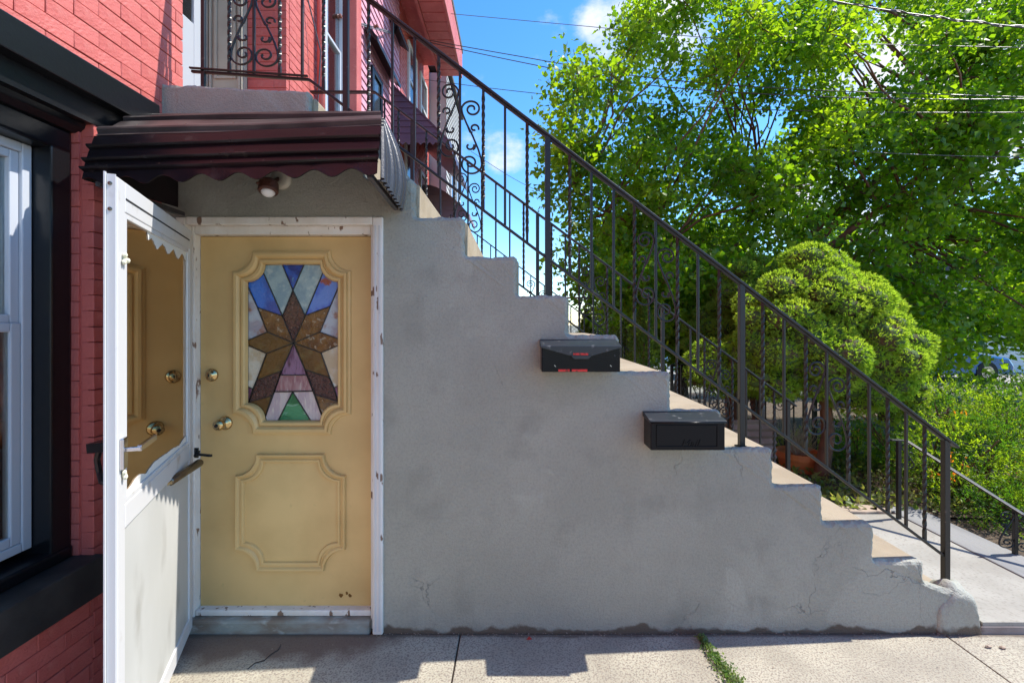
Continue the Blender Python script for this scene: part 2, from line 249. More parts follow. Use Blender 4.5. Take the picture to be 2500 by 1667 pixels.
# ---------------------------------------------------------------- helpers
def tag(o, label=None, cat=None, group=None, kind=None):
    if label: o['label'] = label
    if cat: o['category'] = cat
    if group: o['group'] = group
    if kind: o['kind'] = kind
    return o
def thing(name, label, cat, loc=(0,0,0), group=None):
    o = bpy.data.objects.new(name, None); C.objects.link(o); o.location = loc; o.empty_display_size = .1
    return tag(o, label, cat, group)
def wloc(o):
    v = Vector((0,0,0))
    while o is not None: v += Vector(o.location); o = o.parent
    return v
class MB:
    def __init__(s): s.v = []; s.f = []; s.mi = []
    def add(s, vs, fs, mi=0):
        b = len(s.v); s.v += [tuple(v) for v in vs]; s.f += [tuple(i+b for i in f) for f in fs]; s.mi += [mi]*len(fs); return s
    def box(s, x0, x1, y0, y1, z0, z1, mi=0):
        return s.add([(x0,y0,z0),(x1,y0,z0),(x1,y1,z0),(x0,y1,z0),(x0,y0,z1),(x1,y0,z1),(x1,y1,z1),(x0,y1,z1)],
                     [(0,3,2,1),(4,5,6,7),(0,1,5,4),(1,2,6,5),(2,3,7,6),(3,0,4,7)], mi)
    def bar(s, p0, p1, w, h, up=(0,0,1), mi=0):
        p0, p1 = Vector(p0), Vector(p1); d = (p1-p0).normalized(); u = Vector(up)
        if abs(d.dot(u)) > .98: u = Vector((0,1,0))
        a = d.cross(u).normalized()*w/2; b = a.cross(d).normalized()*h/2
        vs = [p0-a-b,p0+a-b,p0+a+b,p0-a+b,p1-a-b,p1+a-b,p1+a+b,p1-a+b]
        return s.add(vs, [(0,3,2,1),(4,5,6,7),(0,1,5,4),(1,2,6,5),(2,3,7,6),(3,0,4,7)], mi)
    def tube(s, path, r, n=8, cap=True, mi=0, flat=None):
        path = [Vector(p) for p in path]; k = len(path); rr = r if isinstance(r, (list,tuple)) else [r]*k
        vs = []; ref = None
        for i, p in enumerate(path):
            d = (path[min(i+1,k-1)]-path[max(i-1,0)]).normalized()
            if ref is None:
                ref = Vector((0,1,0)) if abs(d.y) < .9 else Vector((1,0,0))
            a = (ref-d*ref.dot(d)).normalized(); b = d.cross(a); ref = a
            for j in range(n):
                t = 2*math.pi*j/n + (math.pi/4 if n == 4 else 0)
                ca, cb = math.cos(t)*rr[i], math.sin(t)*rr[i]
                if flat: ca *= flat
                vs.append(p+a*ca+b*cb)
        fs = [(i*n+j, i*n+(j+1)%n, (i+1)*n+(j+1)%n, (i+1)*n+j) for i in range(k-1) for j in range(n)]
        if cap: fs += [tuple(range(n-1,-1,-1)), tuple(range((k-1)*n, k*n))]
        return s.add(vs, fs, mi)
    def lathe(s, c, axis, prof, n=20, mi=0):
        c = Vector(c); ax = Vector(axis).normalized(); a = ax.orthogonal().normalized(); b = ax.cross(a)
        vs = []
        for (r, h) in prof:
            for j in range(n):
                t = 2*math.pi*j/n; vs.append(c+ax*h+(a*math.cos(t)+b*math.sin(t))*r)
        k = len(prof)
        fs = [(i*n+j, i*n+(j+1)%n, (i+1)*n+(j+1)%n, (i+1)*n+j) for i in range(k-1) for j in range(n)]
        fs += [tuple(range(n-1,-1,-1)), tuple(range((k-1)*n, k*n))]
        return s.add(vs, fs, mi)
    def prism(s, poly, y0, y1, mi=0, axis='y'):
        n = len(poly)
        if axis == 'y': vs = [(p[0],y0,p[1]) for p in poly]+[(p[0],y1,p[1]) for p in poly]
        elif axis == 'x': vs = [(y0,p[0],p[1]) for p in poly]+[(y1,p[0],p[1]) for p in poly]
        else: vs = [(p[0],p[1],y0) for p in poly]+[(p[0],p[1],y1) for p in poly]
        fs = [tuple(range(n)), tuple(range(2*n-1,n-1,-1))]+[(i,(i+1)%n+0,(i+1)%n+n,i+n) for i in range(n)]
        return s.add(vs, fs, mi)
    def mesh(s, name, mats, bevel=0, smooth=False, seg=2, off=Vector((0,0,0))):
        me = bpy.data.meshes.new(name)
        me.from_pydata([(v[0]-off.x, v[1]-off.y, v[2]-off.z) for v in s.v], [], s.f)
        for m in (mats if isinstance(mats, (list,tuple)) else [mats]): me.materials.append(m)
        for p, i in zip(me.polygons, s.mi): p.material_index = i
        bm = bmesh.new(); bm.from_mesh(me); bmesh.ops.recalc_face_normals(bm, faces=bm.faces)
        if bevel:
            es = [e for e in bm.edges if len(e.link_faces) == 2 and e.calc_face_angle(0) > R(25)]
            bmesh.ops.bevel(bm, geom=es, offset=bevel, segments=seg, affect='EDGES', profile=.5, clamp_overlap=True)
        bm.to_mesh(me); bm.free()
        if smooth: me.shade_smooth() if smooth is True else None
        return me
    def build(s, name, mats, parent=None, bevel=0, smooth=False, seg=2, kind=None, label=None, loc=None):
        off = wloc(parent)
        if loc is not None: off = Vector(loc)
        me = s.mesh(name, mats, bevel, smooth, seg, off)
        o = bpy.data.objects.new(name, me); C.objects.link(o)
        if parent is not None: o.parent = parent
        if loc is not None: o.location = Vector(loc)-wloc(parent)
        if kind: o['kind'] = kind
        if label: o['label'] = label
        return o
def link(name, me, loc, parent, scale=None, label=None):
    o = bpy.data.objects.new(name, me); C.objects.link(o); o.parent = parent
    o.location = Vector(loc)-wloc(parent)
    if scale: o.scale = scale
    if label: o['label'] = label
    return o

# ================================================================ SETTING
tag(MB().box(-300,500,-300,600,-.6,-.25).build('ground', M['grassland']), kind='structure')
tag(MB().box(-60,60,-12,-2.9,-.5,-.13).build('road', M['pale_road_concrete']), kind='structure')
tag(MB().box(-60,60,-2.899,-2.72,-.5,.0).build('kerb', M['slate'], bevel=.01), kind='structure')
# sidewalk made of poured slabs with real joints
side = thing('sidewalk', None, None); side['kind'] = 'structure'
MB().box(-30,30,-2.71,.02,-.4,-.012).build('slab_bed', M['joint'], side)
xs = [-6.35,-5.13,-3.92,-2.71,-1.79,-.285,.93,2.145,3.36,4.57,5.8,7.0]
for i in range(len(xs)-1):
    for (y0,y1) in ((-1.26,-.004),(-2.71,-1.27)):
        yy1 = y1
        dz = random.uniform(-.002,.002)
        MB().box(xs[i]+.004,xs[i+1]-.004,y0,yy1,-.1,dz).build('slab', M['slab'], side, bevel=.004)
# door-side stained paving
crk = MB(); cpts = [at(605,1632,0),at(622,1618,0),at(645,1612,0),at(660,1598,0),at(680,1585,0),at(686,1572,0)]
cpts = [(lambda k: Vector((k[0], k[1], .001)))(((p.x)*(EYE/(EYE-p.z)), CAMY+2.25*EYE/(EYE-p.z))) for p in cpts]
for a_, b_, w_ in zip(cpts, cpts[1:], (.002,.004,.003,.004,.002)): crk.bar(a_, b_, w_, .003)
crk.build('crack', M['joint'], side)
# front walk, kerb stone, garden bed
tag(MB().box(2.065,2.345,.09,1.28,-.3,.055).box(2.3452,2.99,.0,1.28,-.3,.055).build('front_walk', M['walk']), kind='structure')
tag(MB().box(2.33,3.0,-.006,-.0005,-.1,.036).build('walk_edge', M['doorslab'], bevel=.003), kind='structure')
tag(MB().box(3.0,3.27,.0,1.42,-.3,.06).build('walk_kerb', M['slate'], bevel=.008), kind='structure')
tag(MB().box(3.28,9.0,.0,1.4,-.3,.0).build('front_garden_soil', M['soil']), kind='structure')
g = MB(); nx, ny = 60, 40
vs = []
for j in range(ny):
    for i in range(nx):
        x = -1.5+i*12/(nx-1); y = 1.29+j*9/(ny-1)
        z = .02+.05*mnoise.noise((x*1.2,y*1.2,0))-(max(0,y-4)*.05)
        vs.append((x,y,z))
g.add(vs, [(j*nx+i,j*nx+i+1,(j+1)*nx+i+1,(j+1)*nx+i) for j in range(ny-1) for i in range(nx-1)])
tag(g.build('garden_bed', M['soil'], smooth=True), kind='structure')
tag(MB().box(-40,120,11,18,-.4,-.2).build('back_street', M['pale_road_concrete']), kind='structure')

# ================================================================ ROW HOUSE WITH THE RED BRICK FACADE
FX = -1.79
BH, BL = .0667, .205
brick_meshes = {'x': [], 'y': []}
for k in range(6):
    for ax in 'xy':
        b = MB(); j = lambda a: random.uniform(-a, a)
        L_, D_, H_ = BL-.0015, .05, BH-random.choice((.002,.003,.0045))
        if ax == 'x': b.box(-D_/2,D_/2,-L_/2,L_/2,-H_/2,H_/2)
        else: b.box(-L_/2,L_/2,-D_/2,D_/2,-H_/2,H_/2)
        b.v = [(x+j(.0012), y+j(.0012), z+j(.0010)) for x, y, z in b.v]
        brick_meshes[ax].append(b.mesh('brick', M['red'], bevel=.0022, seg=1))
def brick_face(parent, plane, fixed, a0, a1, z0, z1, depth=.05, phase=0, skip=None, proud=.004, BL=BL):
    """bricks on a face: plane 'x' faces +x at x=fixed running along y; plane 'y' faces -y at y=fixed running along x"""
    c = 0; z = z0
    while z < z1-.01:
        h = min(BH, z1-z); a = a0-(BL/2 if (c+phase) % 2 else 0)
        while a < a1-.005:
            s, e = max(a,a0), min(a+BL,a1)
            if e-s > .012 and not (skip and skip((s+e)/2, z+h/2)):
                pr = random.uniform(-.0012,.0012)+proud
                me = random.choice(brick_meshes[plane])
                if plane == 'x': link('brick', me, (fixed-depth/2+pr, (s+e)/2, z+h/2), parent, (depth/.05, (e-s)/.205, h/BH))
                else: link('brick', me, ((s+e)/2, fixed+depth/2-pr, z+h/2), parent, ((e-s)/.205, depth/.05, h/BH))
            a += BL
        z += BH; c += 1
house = thing('row_house', 'red painted brick row house on the left, lowest window trimmed in glossy black', 'house', (FX, -1, 0))
# backing wall with the opening for the ground floor window, set behind the brick faces
w = MB()
w.box(-9,FX-.02,-.367+.004,.14,0,9)                                      # pier beside the basement door
w.box(-9,FX-.02,-2.6,-.363,0,.50)                                        # below the sill
w.box(-9,FX-.02,-2.6,-.363,2.42,9)                                       # above the window
w.box(-9,FX-.02,-9,-2.6,0,9)
w.box(-9,FX-.02,.14,1.22,-.2,2.70)                                       # below entrance
w.box(-9,FX-.02,.14,1.22,5.2,9)
w.box(-9,-2.55,.14,1.22,2.70,5.2)
w.box(-9,FX-.02,1.225,2.35,0,9)
w.build('wall', M['mortar'], house)
brick_face(house,'x',FX,-.365,-.002,.01,2.55,phase=0)                    # pier front, beside door
brick_face(house,'x',FX,-1.2,-.365,.0,.43,phase=1)                       # below sill
brick_face(house,'x',FX,-1.2,.14,2.60,3.75,phase=0,BL=.215)                      # above cornice
brick_face(house,'y',-.367,-1.875,FX-.052,.582,2.45,phase=1,depth=.04)   # return beside black casing
brick_face(house,'y',1.222,-2.09,FX+.002,2.72,4.9,phase=0,depth=.04)
brick_face(house,'x',FX,1.262,1.84,2.9,5.1,phase=1)
MB().box(FX-.019,FX,-6,-1.2,0,.5).box(FX-.019,FX,-6,-1.2,2.61,9).box(FX-.019,FX,-1.2,2.3,5.15,9).box(FX-.019,FX,-1.2,.135,3.76,5.14).build('brick_skin', M['red'], house)
# black window surround
casing = MB()
casing.prism([(-.375,.56),(-.375,2.42),(-.455,2.42),(-.455,.56)], -2.1, -1.871, axis='x')
s1 = casing.build('window_casing', M['black'], house, bevel=.006)
MB().box(-2.1,-1.871,-2.45,-2.30,.56,2.42).build('window_casing', M['black'], house, bevel=.006)
MB().box(-2.1,-1.868,-2.60,-.372,2.268,2.36).build('window_head', M['black'], house, bevel=.012)
# rounded header moulding
pr = [(-1.9,2.355),(-1.855,2.355),(-1.825,2.375),(-1.812,2.41),(-1.812,2.45),(-1.83,2.485),(-1.9,2.485)]
MB().prism(pr, -2.65, -.20, axis='y').build('header_moulding', M['black'], house, bevel=.004)
MB().box(-1.9,-1.728,-2.7,-.085,2.488,2.612).build('cornice', M['black'], house, bevel=.005)
MB().box(-1.9,-1.782,-2.68,-.03,2.395,2.4875).build('frieze', M['black'], house)
MB().box(-1.9,-1.745,-2.7,-.35,.422,.582).build('window_sill', M['dustyblack'], house, bevel=.006)
MB().box(-2.05,-1.86,-2.6,-.375,.583,.632).build('sub_sill', M['black'], house, bevel=.01)
# the vinyl window
win = MB()
wx = -1.945
y0, y1, z0, z1 = -1.45, -.457, .66, 2.267
def rect_frame(mb, x0, x1, y0, y1, z0, z1, t, tb=None):
    tb = tb or t
    mb.box(x0,x1,y0,y0+t,z0,z1); mb.box(x0,x1,y1-t,y1,z0,z1)
    mb.box(x0,x1,y0+t+.0005,y1-t-.0005,z1-t,z1); mb.box(x0,x1,y0+t+.0005,y1-t-.0005,z0,z0+tb)
rect_frame(win, wx-.09, wx, y0, y1, z0, z1, .036)
window = win.build('window', M['vinyl'], house, bevel=.004)
s = MB(); rect_frame(s, wx-.05, wx-.012, y0+.037, y1-.037, 1.56, z1-.037, .032); s.build('upper_sash', M['vinyl'], window, bevel=.004)
s = MB(); rect_frame(s, wx-.03, wx-.004, y0+.037, y1-.037, z0+.037, 1.56, .036); s.build('lower_sash', M['vinyl'], window, bevel=.004)
MB().box(wx-.036,wx-.032,y0+.06,y1-.06,1.59,z1-.07).build('pane', M['glass'], window)
MB().box(wx-.019,wx-.015,y0+.06,y1-.06,z0+.07,1.53).build('pane', M['glass'], window)
c = MB(); n = 50
vs = []; 
for i in range(n):
    y = y0+.02+(y1-y0-.04)*i/(n-1); x = wx-.12+.014*math.sin(i*1.1)+.006*math.sin(i*2.7)
    vs += [(x,y,z0+.02),(x,y,z1-.02)]
c.add(vs, [(2*i,2*i+2,2*i+3,2*i+1) for i in range(n-1)])
c.build('curtain', M['curtain'], window, smooth=True)
MB().box(wx-.5,wx-.45,-2.4,-.3,.5,2.4).build('room_darkness', M['dark'], house)
# upstairs entrance (white storm door seen edge on, beige panelled jamb)
d = MB(); d.box(-2.45,-2.40,.16,1.15,2.74,5.0); ed = d.build('entrance_door', M['shaded_white'], house, bevel=.004)
f = MB(); rect_frame(f, -2.398, -2.375, .25, 1.14, 2.80, 4.95, .10, .96); f.build('door_frame', M['shaded_white'], ed, bevel=.006)
MB().box(-2.393,-2.388,.36,1.03,3.77,4.84).build('pane', M['glass'], ed)
j = MB(); j.box(-2.395,-2.093,1.175,1.22,2.735,5.1)
jo = j.build('door_jamb', M['beige_wood'], house, bevel=.003)
for (xa, xb) in ((-2.385,-2.36),(-2.35,-2.335),(-2.13,-2.11),(-2.105,-2.096)):
    MB().box(xa,xb,1.155,1.174,2.735,5.1).build('moulding', M['beige_wood'], jo, bevel=.004)
for (za, zb) in ((2.95,3.35),(3.43,4.6)):
    k = MB(); rect_frame(k, 0, .012, -2.315, -2.15, za, zb, .02)
    k.v = [(v[1], 1.174-v[0], v[2]) for v in k.v]
    k.build('raised_panel', M['beige_wood'], jo, bevel=.003)
# downpipe and loose wires, upper side window
MB().tube([(FX+.05,1.72,2.4),(FX+.05,1.72,6)], .035, 12).build('downpipe', M['red'], house, smooth=True)
MB().tube([(FX+.02,1.55,6),(FX+.03,1.5,4.3),(FX+.1,1.6,3.9),(FX+.03,1.66,3.2),(FX+.02,1.72,2.6)], .006, 6).build('loose_wire', M['cable'], house, smooth=True)
uw = MB(); rect_frame(uw, FX-.02, FX+.03, 1.86, 2.33, 3.15, 5.6, .05); uwo = uw.build('window', M['vinyl'], house, bevel=.006)
s = MB(); rect_frame(s, FX-.02, FX+.012, 1.912, 2.278, 3.20, 4.3, .03); s.build('sash', M['vinyl'], uwo, bevel=.004)
MB().box(FX-.018,FX-.01,1.92,2.27,3.21,5.54).build('pane', M['glass'], uwo)
MB().box(FX-.019,FX-.0185,1.92,2.27,3.21,5.54).build('blind', M['curtain'], uwo)

# ================================================================ NEIGHBOURING HOUSES (same row)
h2 = thing('row_house', 'mauve shingled row house with black window hoods seen behind the stair railing', 'house', (FX, 3.4, 0))
MB().box(-9,FX-.012,2.352,4.60,0,9).build('wall', M['mauve_line'], h2)
# diamond shingles laid in slanted rows
sh = MB(); zz = 2.9; r = 0
while zz < 6.6:
    yy = 2.36+(.11 if r % 2 else 0)-.11
    while yy < 4.58:
        a, b = max(yy+.006,2.36), min(yy+.214,4.59)
        if b-a > .03:
            sh.add([(FX-.012,a,zz),(FX-.012,b,zz),(FX-.012,b,zz+.095),(FX-.012,a,zz+.095),(FX+.004,a,zz+.002),(FX+.004,b,zz+.002),(FX-.008,b,zz+.095),(FX-.008,a,zz+.095)],
                   [(0,3,2,1),(4,5,6,7),(0,1,5,4),(1,2,6,5),(2,3,7,6),(3,0,4,7)])
        yy += .22
    zz += .1; r += 1
tag(sh.build('shingle', M['mauve'], h2), kind='stuff')
def side_window(par, y0, y1, z0, z1, fm, hood=None, X=FX):
    f = MB(); rect_frame(f, X-.01, X+.035, y0, y1, z0, z1, .07); fo = f.build('window', fm, par, bevel=.008)
    MB().box(X+.005,X+.012,y0+.071,y1-.071,z0+.071,z1-.071).build('pane', M['window_dark'], fo)
    s = MB(); s.box(X+.014,X+.03,y0+.075,y1-.075,(z0+z1)/2-.025,(z0+z1)/2+.025); s.build('sash_rail', fm, fo)
    if hood is not None:
        k = MB(); k.prism([(X,z1+.06),(X+.2,z1-.06),(X+.2,z1+.0),(X,z1+.28)], y0-.08, y1+.08, axis='y'); k.build('window_hood', hood, fo, bevel=.01)
        
M['window_dark'] = mat('dark_window_glass', (.04,.05,.06), .08, spec=.8)
side_window(h2, 3.2, 3.62, 3.2, 4.72, M['black']); MB().prism([(FX,5.0),(FX+.16,4.86),(FX+.16,4.92),(FX,5.1)], 2.98, 4.05, axis='y').build('window_hood', M['black'], h2, bevel=.01)
MB().prism([(FX,5.8),(FX+.14,5.7),(FX+.14,5.76),(FX,5.9)], 4.0, 4.58, axis='y').build('window_hood', M['black'], h2, bevel=.01)
MB().box(FX,FX+.14,2.36,2.50,3.0,7).build('corner_pilaster', M['red'], h2, bevel=.01)
h3 = thing('row_house', 'red brick row house with white window trim and a boarded red eave', 'house', (FX, 6, 0))
MB().box(-9,FX-.03,4.602,6.9,0,9).build('wall', M['mortar'], h3)
brk = MB(); z = 3.2; r = 0
while z < 6.7:
    y = 4.61-(.1 if r % 2 else 0)
    while y < 6.88:
        a, b = max(y,4.61)+.006, min(y+.205,6.89)-.004
        if b-a > .03: brk.box(FX-.035,FX,a,b,z+.005,z+.062)
        y += .21
    z += .0667; r += 1
tag(brk.build('brick', M['red'], h3), kind='stuff')
side_window(h3, 4.85, 5.35, 3.1, 4.75, M['white'])
side_window(h3, 5.05, 5.65, 5.0, 6.2, M['white'])
side_window(h3, 5.95, 6.55, 5.0, 6.2, M['white'])
side_window(h3, 5.95, 6.55, 3.0, 4.4, M['white'])
for k in range(11):
    yy = 3.9+k*.22
    MB().box(-1.45,-1.1,yy+.008,yy+.212,6.3,6.33).build('soffit_board', M['red'], h3)
MB().box(FX-.5,-1.452,3.88,6.34,6.52,6.74).build('eave_board', M['red'], h3); MB().box(-1.50,-1.455,3.88,6.34,6.27,6.51).build('frieze_board', M['red'], h3); MB().box(-1.098,-1.05,3.88,6.34,6.27,6.75).build('fascia', M['red'], h3, bevel=.01)
MB().box(FX-.5,-1.04,3.86,6.36,6.751,6.85).build('roof', M['roof'], h3)
h4 = thing('row_house', 'grey sided row house at the far end of the red row', 'house', (-1.45, 8, 0))
MB().box(-9,-1.46,6.91,9.2,0,6.7).build('wall', M['siding_grey'], h4)
sd = MB(); z = 2.5
while z < 6.7:
    sd.add([(-1.46,6.9,z),(-1.46,9.2,z),(-1.46,9.2,z+.11),(-1.46,6.9,z+.11),(-1.435,6.9,z),(-1.435,9.2,z),(-1.452,9.2,z+.11),(-1.452,6.9,z+.11)],
           [(0,3,2,1),(4,5,6,7),(0,1,5,4),(1,2,6,5),(2,3,7,6),(3,0,4,7)]); z += .112
tag(sd.build('siding', M['siding_grey'], h4), kind='stuff')
for yy in (7.3, 8.2):
    f = MB(); rect_frame(f, -1.44, -1.40, yy, yy+.55, 3.9, 5.2, .07); fo = f.build('window', M['white'], h4); MB().box(-1.43,-1.42,yy+.07,yy+.48,3.97,5.13).build('pane', M['window_dark'], fo)
MB().box(-9,-1.38,6.88,9.3,6.82,6.9).build('roof', M['roof'], h4)

def porch_awning(name, label, y0, y1, zt, zb, xo, m, parent_y, nsl, curved=False):
    t = thing(name, label, 'awning', (FX, y0, zt))
    def zprof(f): return zt-(zt-zb)*(f**1.8 if curved else f)
    # closed near end: horizontal slats; thin boards 12 mm thick
    sl = MB(); hb = .09
    n = 12
    z = zb
    while z < zt-.03:
        # width where roof above z
        if curved: fr = max(0.03, ((zt-z)/(zt-zb)))**(1/1.8)
        else: fr = (zt-z)/(zt-zb)
        fr = min(1, fr); x1 = FX+(xo-FX)*fr
        z1 = min(z+hb, zt); fr1 = max(0.02, min(1, (zt-z1)/(zt-zb)))
        if curved: fr1 = fr1**(1/1.8)
        x2 = FX+(xo-FX)*fr1
        sl.add([(FX+.002,y0,z),(x1,y0,z),(x2,y0+.012,z1),(FX+.002,y0+.012,z1),(FX+.002,y0+.03,z),(x1,y0+.03,z),(x2,y0+.03,z1),(FX+.002,y0+.03,z1)],
               [(0,1,2,3),(7,6,5,4),(0,4,5,1),(1,5,6,2),(2,6,7,3),(3,7,4,0)])
        z += hb
    tag(sl.build('end_panel', m, t), kind='stuff')
    rf = MB(); ps = []
    for i in range(9):
        f = i/8; ps.append((FX+(xo-FX)*f, zprof(f)))
    prof = ps+[(x, z-.02) for x, z in reversed(ps)]
    rf.prism(prof, y0-.01, y1, axis='y'); rf.build('awning_roof', m, t)
    v = MB(); k = 60; vs = []
    for i in range(k):
        y = y0+(y1-y0)*i/(k-1); vs += [(xo,y,zb+.02),(xo,y,zb-.07+.02*math.sin(i*1.2)),(xo+.01,y,zb+.02),(xo+.01,y,zb-.07+.02*math.sin(i*1.2))]
    v.add(vs, [q for i in range(k-1) for q in ((4*i,4*i+1,4*i+5,4*i+4),(4*i+2,4*i+6,4*i+7,4*i+3),(4*i+1,4*i+3,4*i+7,4*i+5))])
    v.build('valance', m, t)
    v = MB(); vs = []
    for i in range(k):
        x = FX+(xo-FX)*i/(k-1); zz = zb-.06+.018*math.sin(i*1.0)
        vs += [(x,y0+.002,zb+.01),(x,y0+.002,zz),(x,y0+.012,zb+.01),(x,y0+.012,zz)]
    v.add(vs, [q for i in range(k-1) for q in ((4*i,4*i+1,4*i+5,4*i+4),(4*i+2,4*i+6,4*i+7,4*i+3),(4*i+1,4*i+3,4*i+7,4*i+5))])
    v.build('end_valance', m, t)
    return t
porch_awning('porch_awning', 'dark purple slatted porch awning on the neighbouring facade behind the railing', 4.15, 6.6, 5.0, 4.2, -.98, M['purple'], 0, 8)
porch_awning('porch_awning', 'small mauve rounded awning low on the farthest house, just above a stair step', 6.5, 7.6, 4.28, 3.7, -.94, M['mauve_awning'], 0, 6, curved=True)

# ================================================================ ENTRY STAIRS
SW = 1.27     # stair width
stairs = thing('entry_stairs', 'grey stuccoed concrete entry stairs with a mustard basement door built in below', 'stairs', (.4, 0, 0))
steps = [(2.73,-1.045),(2.485,-.77),(2.289,-.515),(2.093,-.266),(1.893,.0),(1.697,.258),(1.499,.515),(1.314,.773),(1.12,1.031),(.928,1.289),(.738,1.542),(.551,1.80),(.361,2.054)]
DX0, DX1, DZ = -1.70, -.672, 2.087
# outline of the stucco face
top = [(FX, 2.765)]
rr = .022
def arc(cx, cz, r, a0, a1, n=5): return [(cx+r*math.cos(R(a0+(a1-a0)*i/n)), cz+r*math.sin(R(a0+(a1-a0)*i/n))) for i in range(n+1)]
for i, (z, x) in enumerate(steps):
    r1 = rr*random.uniform(.8,1.5)
    top += arc(x-r1, z-r1, r1, 90, 0)
    zn = steps[i+1][0] if i+1 < len(steps) else .245
    r2 = .012 if i < len(steps)-1 else .02
    r2 *= random.uniform(.6,2.4)
    top += [(x, zn+r2+.004)]+arc(x+r2, zn+r2, r2, 180, 270, 3)
top += [(2.16,.215),(2.235,.215),(2.27,.20),(2.30,.16),(2.325,.11),(2.34,.05),(2.345,-.03)]
# densify
def dens(p, st=.014):
    q = []
    for a, b in zip(p, p[1:]):
        L = math.dist(a, b); k = max(1, int(L/st))
        q += [(a[0]+(b[0]-a[0])*i/k, a[1]+(b[1]-a[1])*i/k) for i in range(k)]
    return q+[p[-1]]
top = dens(top)
nt_ = len(top)
nor = []
for i in range(nt_):
    a = top[max(i-2,0)]; b = top[min(i+2,nt_-1)]; dx, dz = b[0]-a[0], b[1]-a[1]; L = math.hypot(dx, dz) or 1
    nor.append((-dz/L, dx/L))
def ring(y, off, namp, seed):
    r = []
    for (x, z), (nx_, nz_) in zip(top, nor):
        o = off+namp*(mnoise.noise((x*22+seed, z*22, seed))+.6*mnoise.noise((x*75+seed, z*75, seed)))
        r.append((x+nx_*o, y+namp*.6*mnoise.noise((x*40, z*40, seed+5)), z+nz_*o))
    r[0] = (FX, y, top[0][1]); return r
rest = [(DX1,-.03),(DX1,DZ),(DX0,DZ),(DX0,-.03),(FX,-.03)]
rings = [ring(.0,-.018,.006,1), ring(.006,-.006,.009,2), ring(.018,.001,.009,3), ring(.036,.0,.006,4), ring(.05,-.012,.003,4)]
mb = MB(); nr = []
for k, r in enumerate(rings):
    y = [0,.006,.018,.036,.05][k]
    vs = r+[(x, y, z) for x, z in rest]; nr.append(len(vs)); mb.v += vs
n0 = nr[0]
mb.f.append(tuple(range(n0))); mb.mi.append(0)
for k in range(len(rings)-1):
    for i in range(n0):
        j2 = (i+1) % n0
        mb.f.append((k*n0+i, k*n0+j2, (k+1)*n0+j2, (k+1)*n0+i)); mb.mi.append(0)
sw = mb.build('stucco_side_wall', M['stucco'], stairs)
bm = bmesh.new(); bm.from_mesh(sw.data)
bmesh.ops.triangulate(bm, faces=[f for f in bm.faces if len(f.verts) > 4]); bm.to_mesh(bm_me := sw.data) if False else bm.to_mesh(sw.data); bm.free()
# rough plaster lump that ends the wall
lm = bmesh.new(); bmesh.ops.create_icosphere(lm, subdivisions=4, radius=1)
for v in lm.verts:
    p = v.co.copy(); nn = 1+.10*mnoise.noise(p*2.1)+.05*mnoise.noise(p*6)
    q_ = Vector((2.225+p.x*.135*nn+(.045 if p.z < 0 else 0)*-p.z, max(-.010+.006*mnoise.noise(p*5), .06+p.y*.11*nn), .03+max(-.9,p.z)*.205*nn)); v.co = q_ - Vector((.4,0,0))
me = bpy.data.meshes.new('plaster_lump'); lm.to_mesh(me); lm.free(); me.materials.append(M['stucco']); me.shade_smooth()
lo = bpy.data.objects.new('plaster_lump', me); C.objects.link(lo); lo.parent = stairs
# concrete steps
xp = -9
for i, (z, x) in enumerate(steps+[(.19,2.24)]):
    x0 = FX+.001 if i == 0 else (steps[i-1][1]-.0)
    zz = z-.012
    m = MB()
    bot = 2.12 if x <= -.6 else -.05
    y_in = .051
    if i == 0: m.box(x0, x+.01, y_in, SW+.05, 2.3, zz)
    elif x <= -.6: m.box(x0+.012, x+.01, y_in, SW, 2.1, zz)
    elif x <= -.5: m.box(x0+.012, x+.01, y_in if False else .051, SW, 2.1, zz); m.box(-.668, x+.01, .051, SW, 0, 2.099)
    else: m.box(x0+.0105, x+.01, y_in, SW, -.05, zz)
    m.build('step', M['tread'], stairs, bevel=.012)
MB().box(FX+.001,-.669,.16,SW,-.05,2.098).build('stair_core', M['tread'], stairs)
# door surround
fr = MB()
fr.box(DX0-.012,DX0+.04,-.012,.03,.0,DZ+.004)
fr.box(DX1-.052,DX1+.0,-.014,.03,.0,DZ+.004)
fr.box(DX0+.0405,DX1-.0525,-.013,.03,DZ-.035,DZ+.006)
dfr = fr.build('door_frame', M['trim'], stairs, bevel=.006)
f2 = MB(); f2.box(DX0+.012,DX0+.052,.031,.10,.0,DZ-.01); f2.box(DX1-.075,DX1-.03,.031,.10,.0,DZ-.01); f2.box(DX0+.0525,DX1-.0755,.031,.10,DZ-.075,DZ-.01)
f2.build('inner_stop', M['trim'], dfr, bevel=.005)
f3 = MB(); f3.box(DX1-.020,DX1-.012,-.018,-.0142,.02,DZ-.04); f3.box(DX1-.04,DX1-.033,-.018,-.0142,.02,DZ-.04); f3.build('bead', M['white'], dfr)
MB().box(DX0+.053,DX1-.076,.035,.1,.062,.092).build('threshold', M['trim'], dfr, bevel=.006)
MB().box(DX0+.02,DX1-.07,.0,.12,-.02,.06).build('threshold_step', M['stain'], stairs, bevel=.012)

# ---- basement door
dy = .075
door = thing('basement_door', None, None); del_keys = [k for k in door.keys()]
for k in del_keys: del door[k]
door.parent = stairs; door.location = Vector((-1.2,dy,.1))-wloc(stairs)
door['label'] = 'mustard door with a star patterned stained glass light'
S_ = 2.85
def dp(cx, cy, y=dy):
    """detail crop point -> world"""
    return at(460+cx/S_, 530+cy/S_, y)
L0 = at(490,578,dy); L1 = at(913,1478,dy)
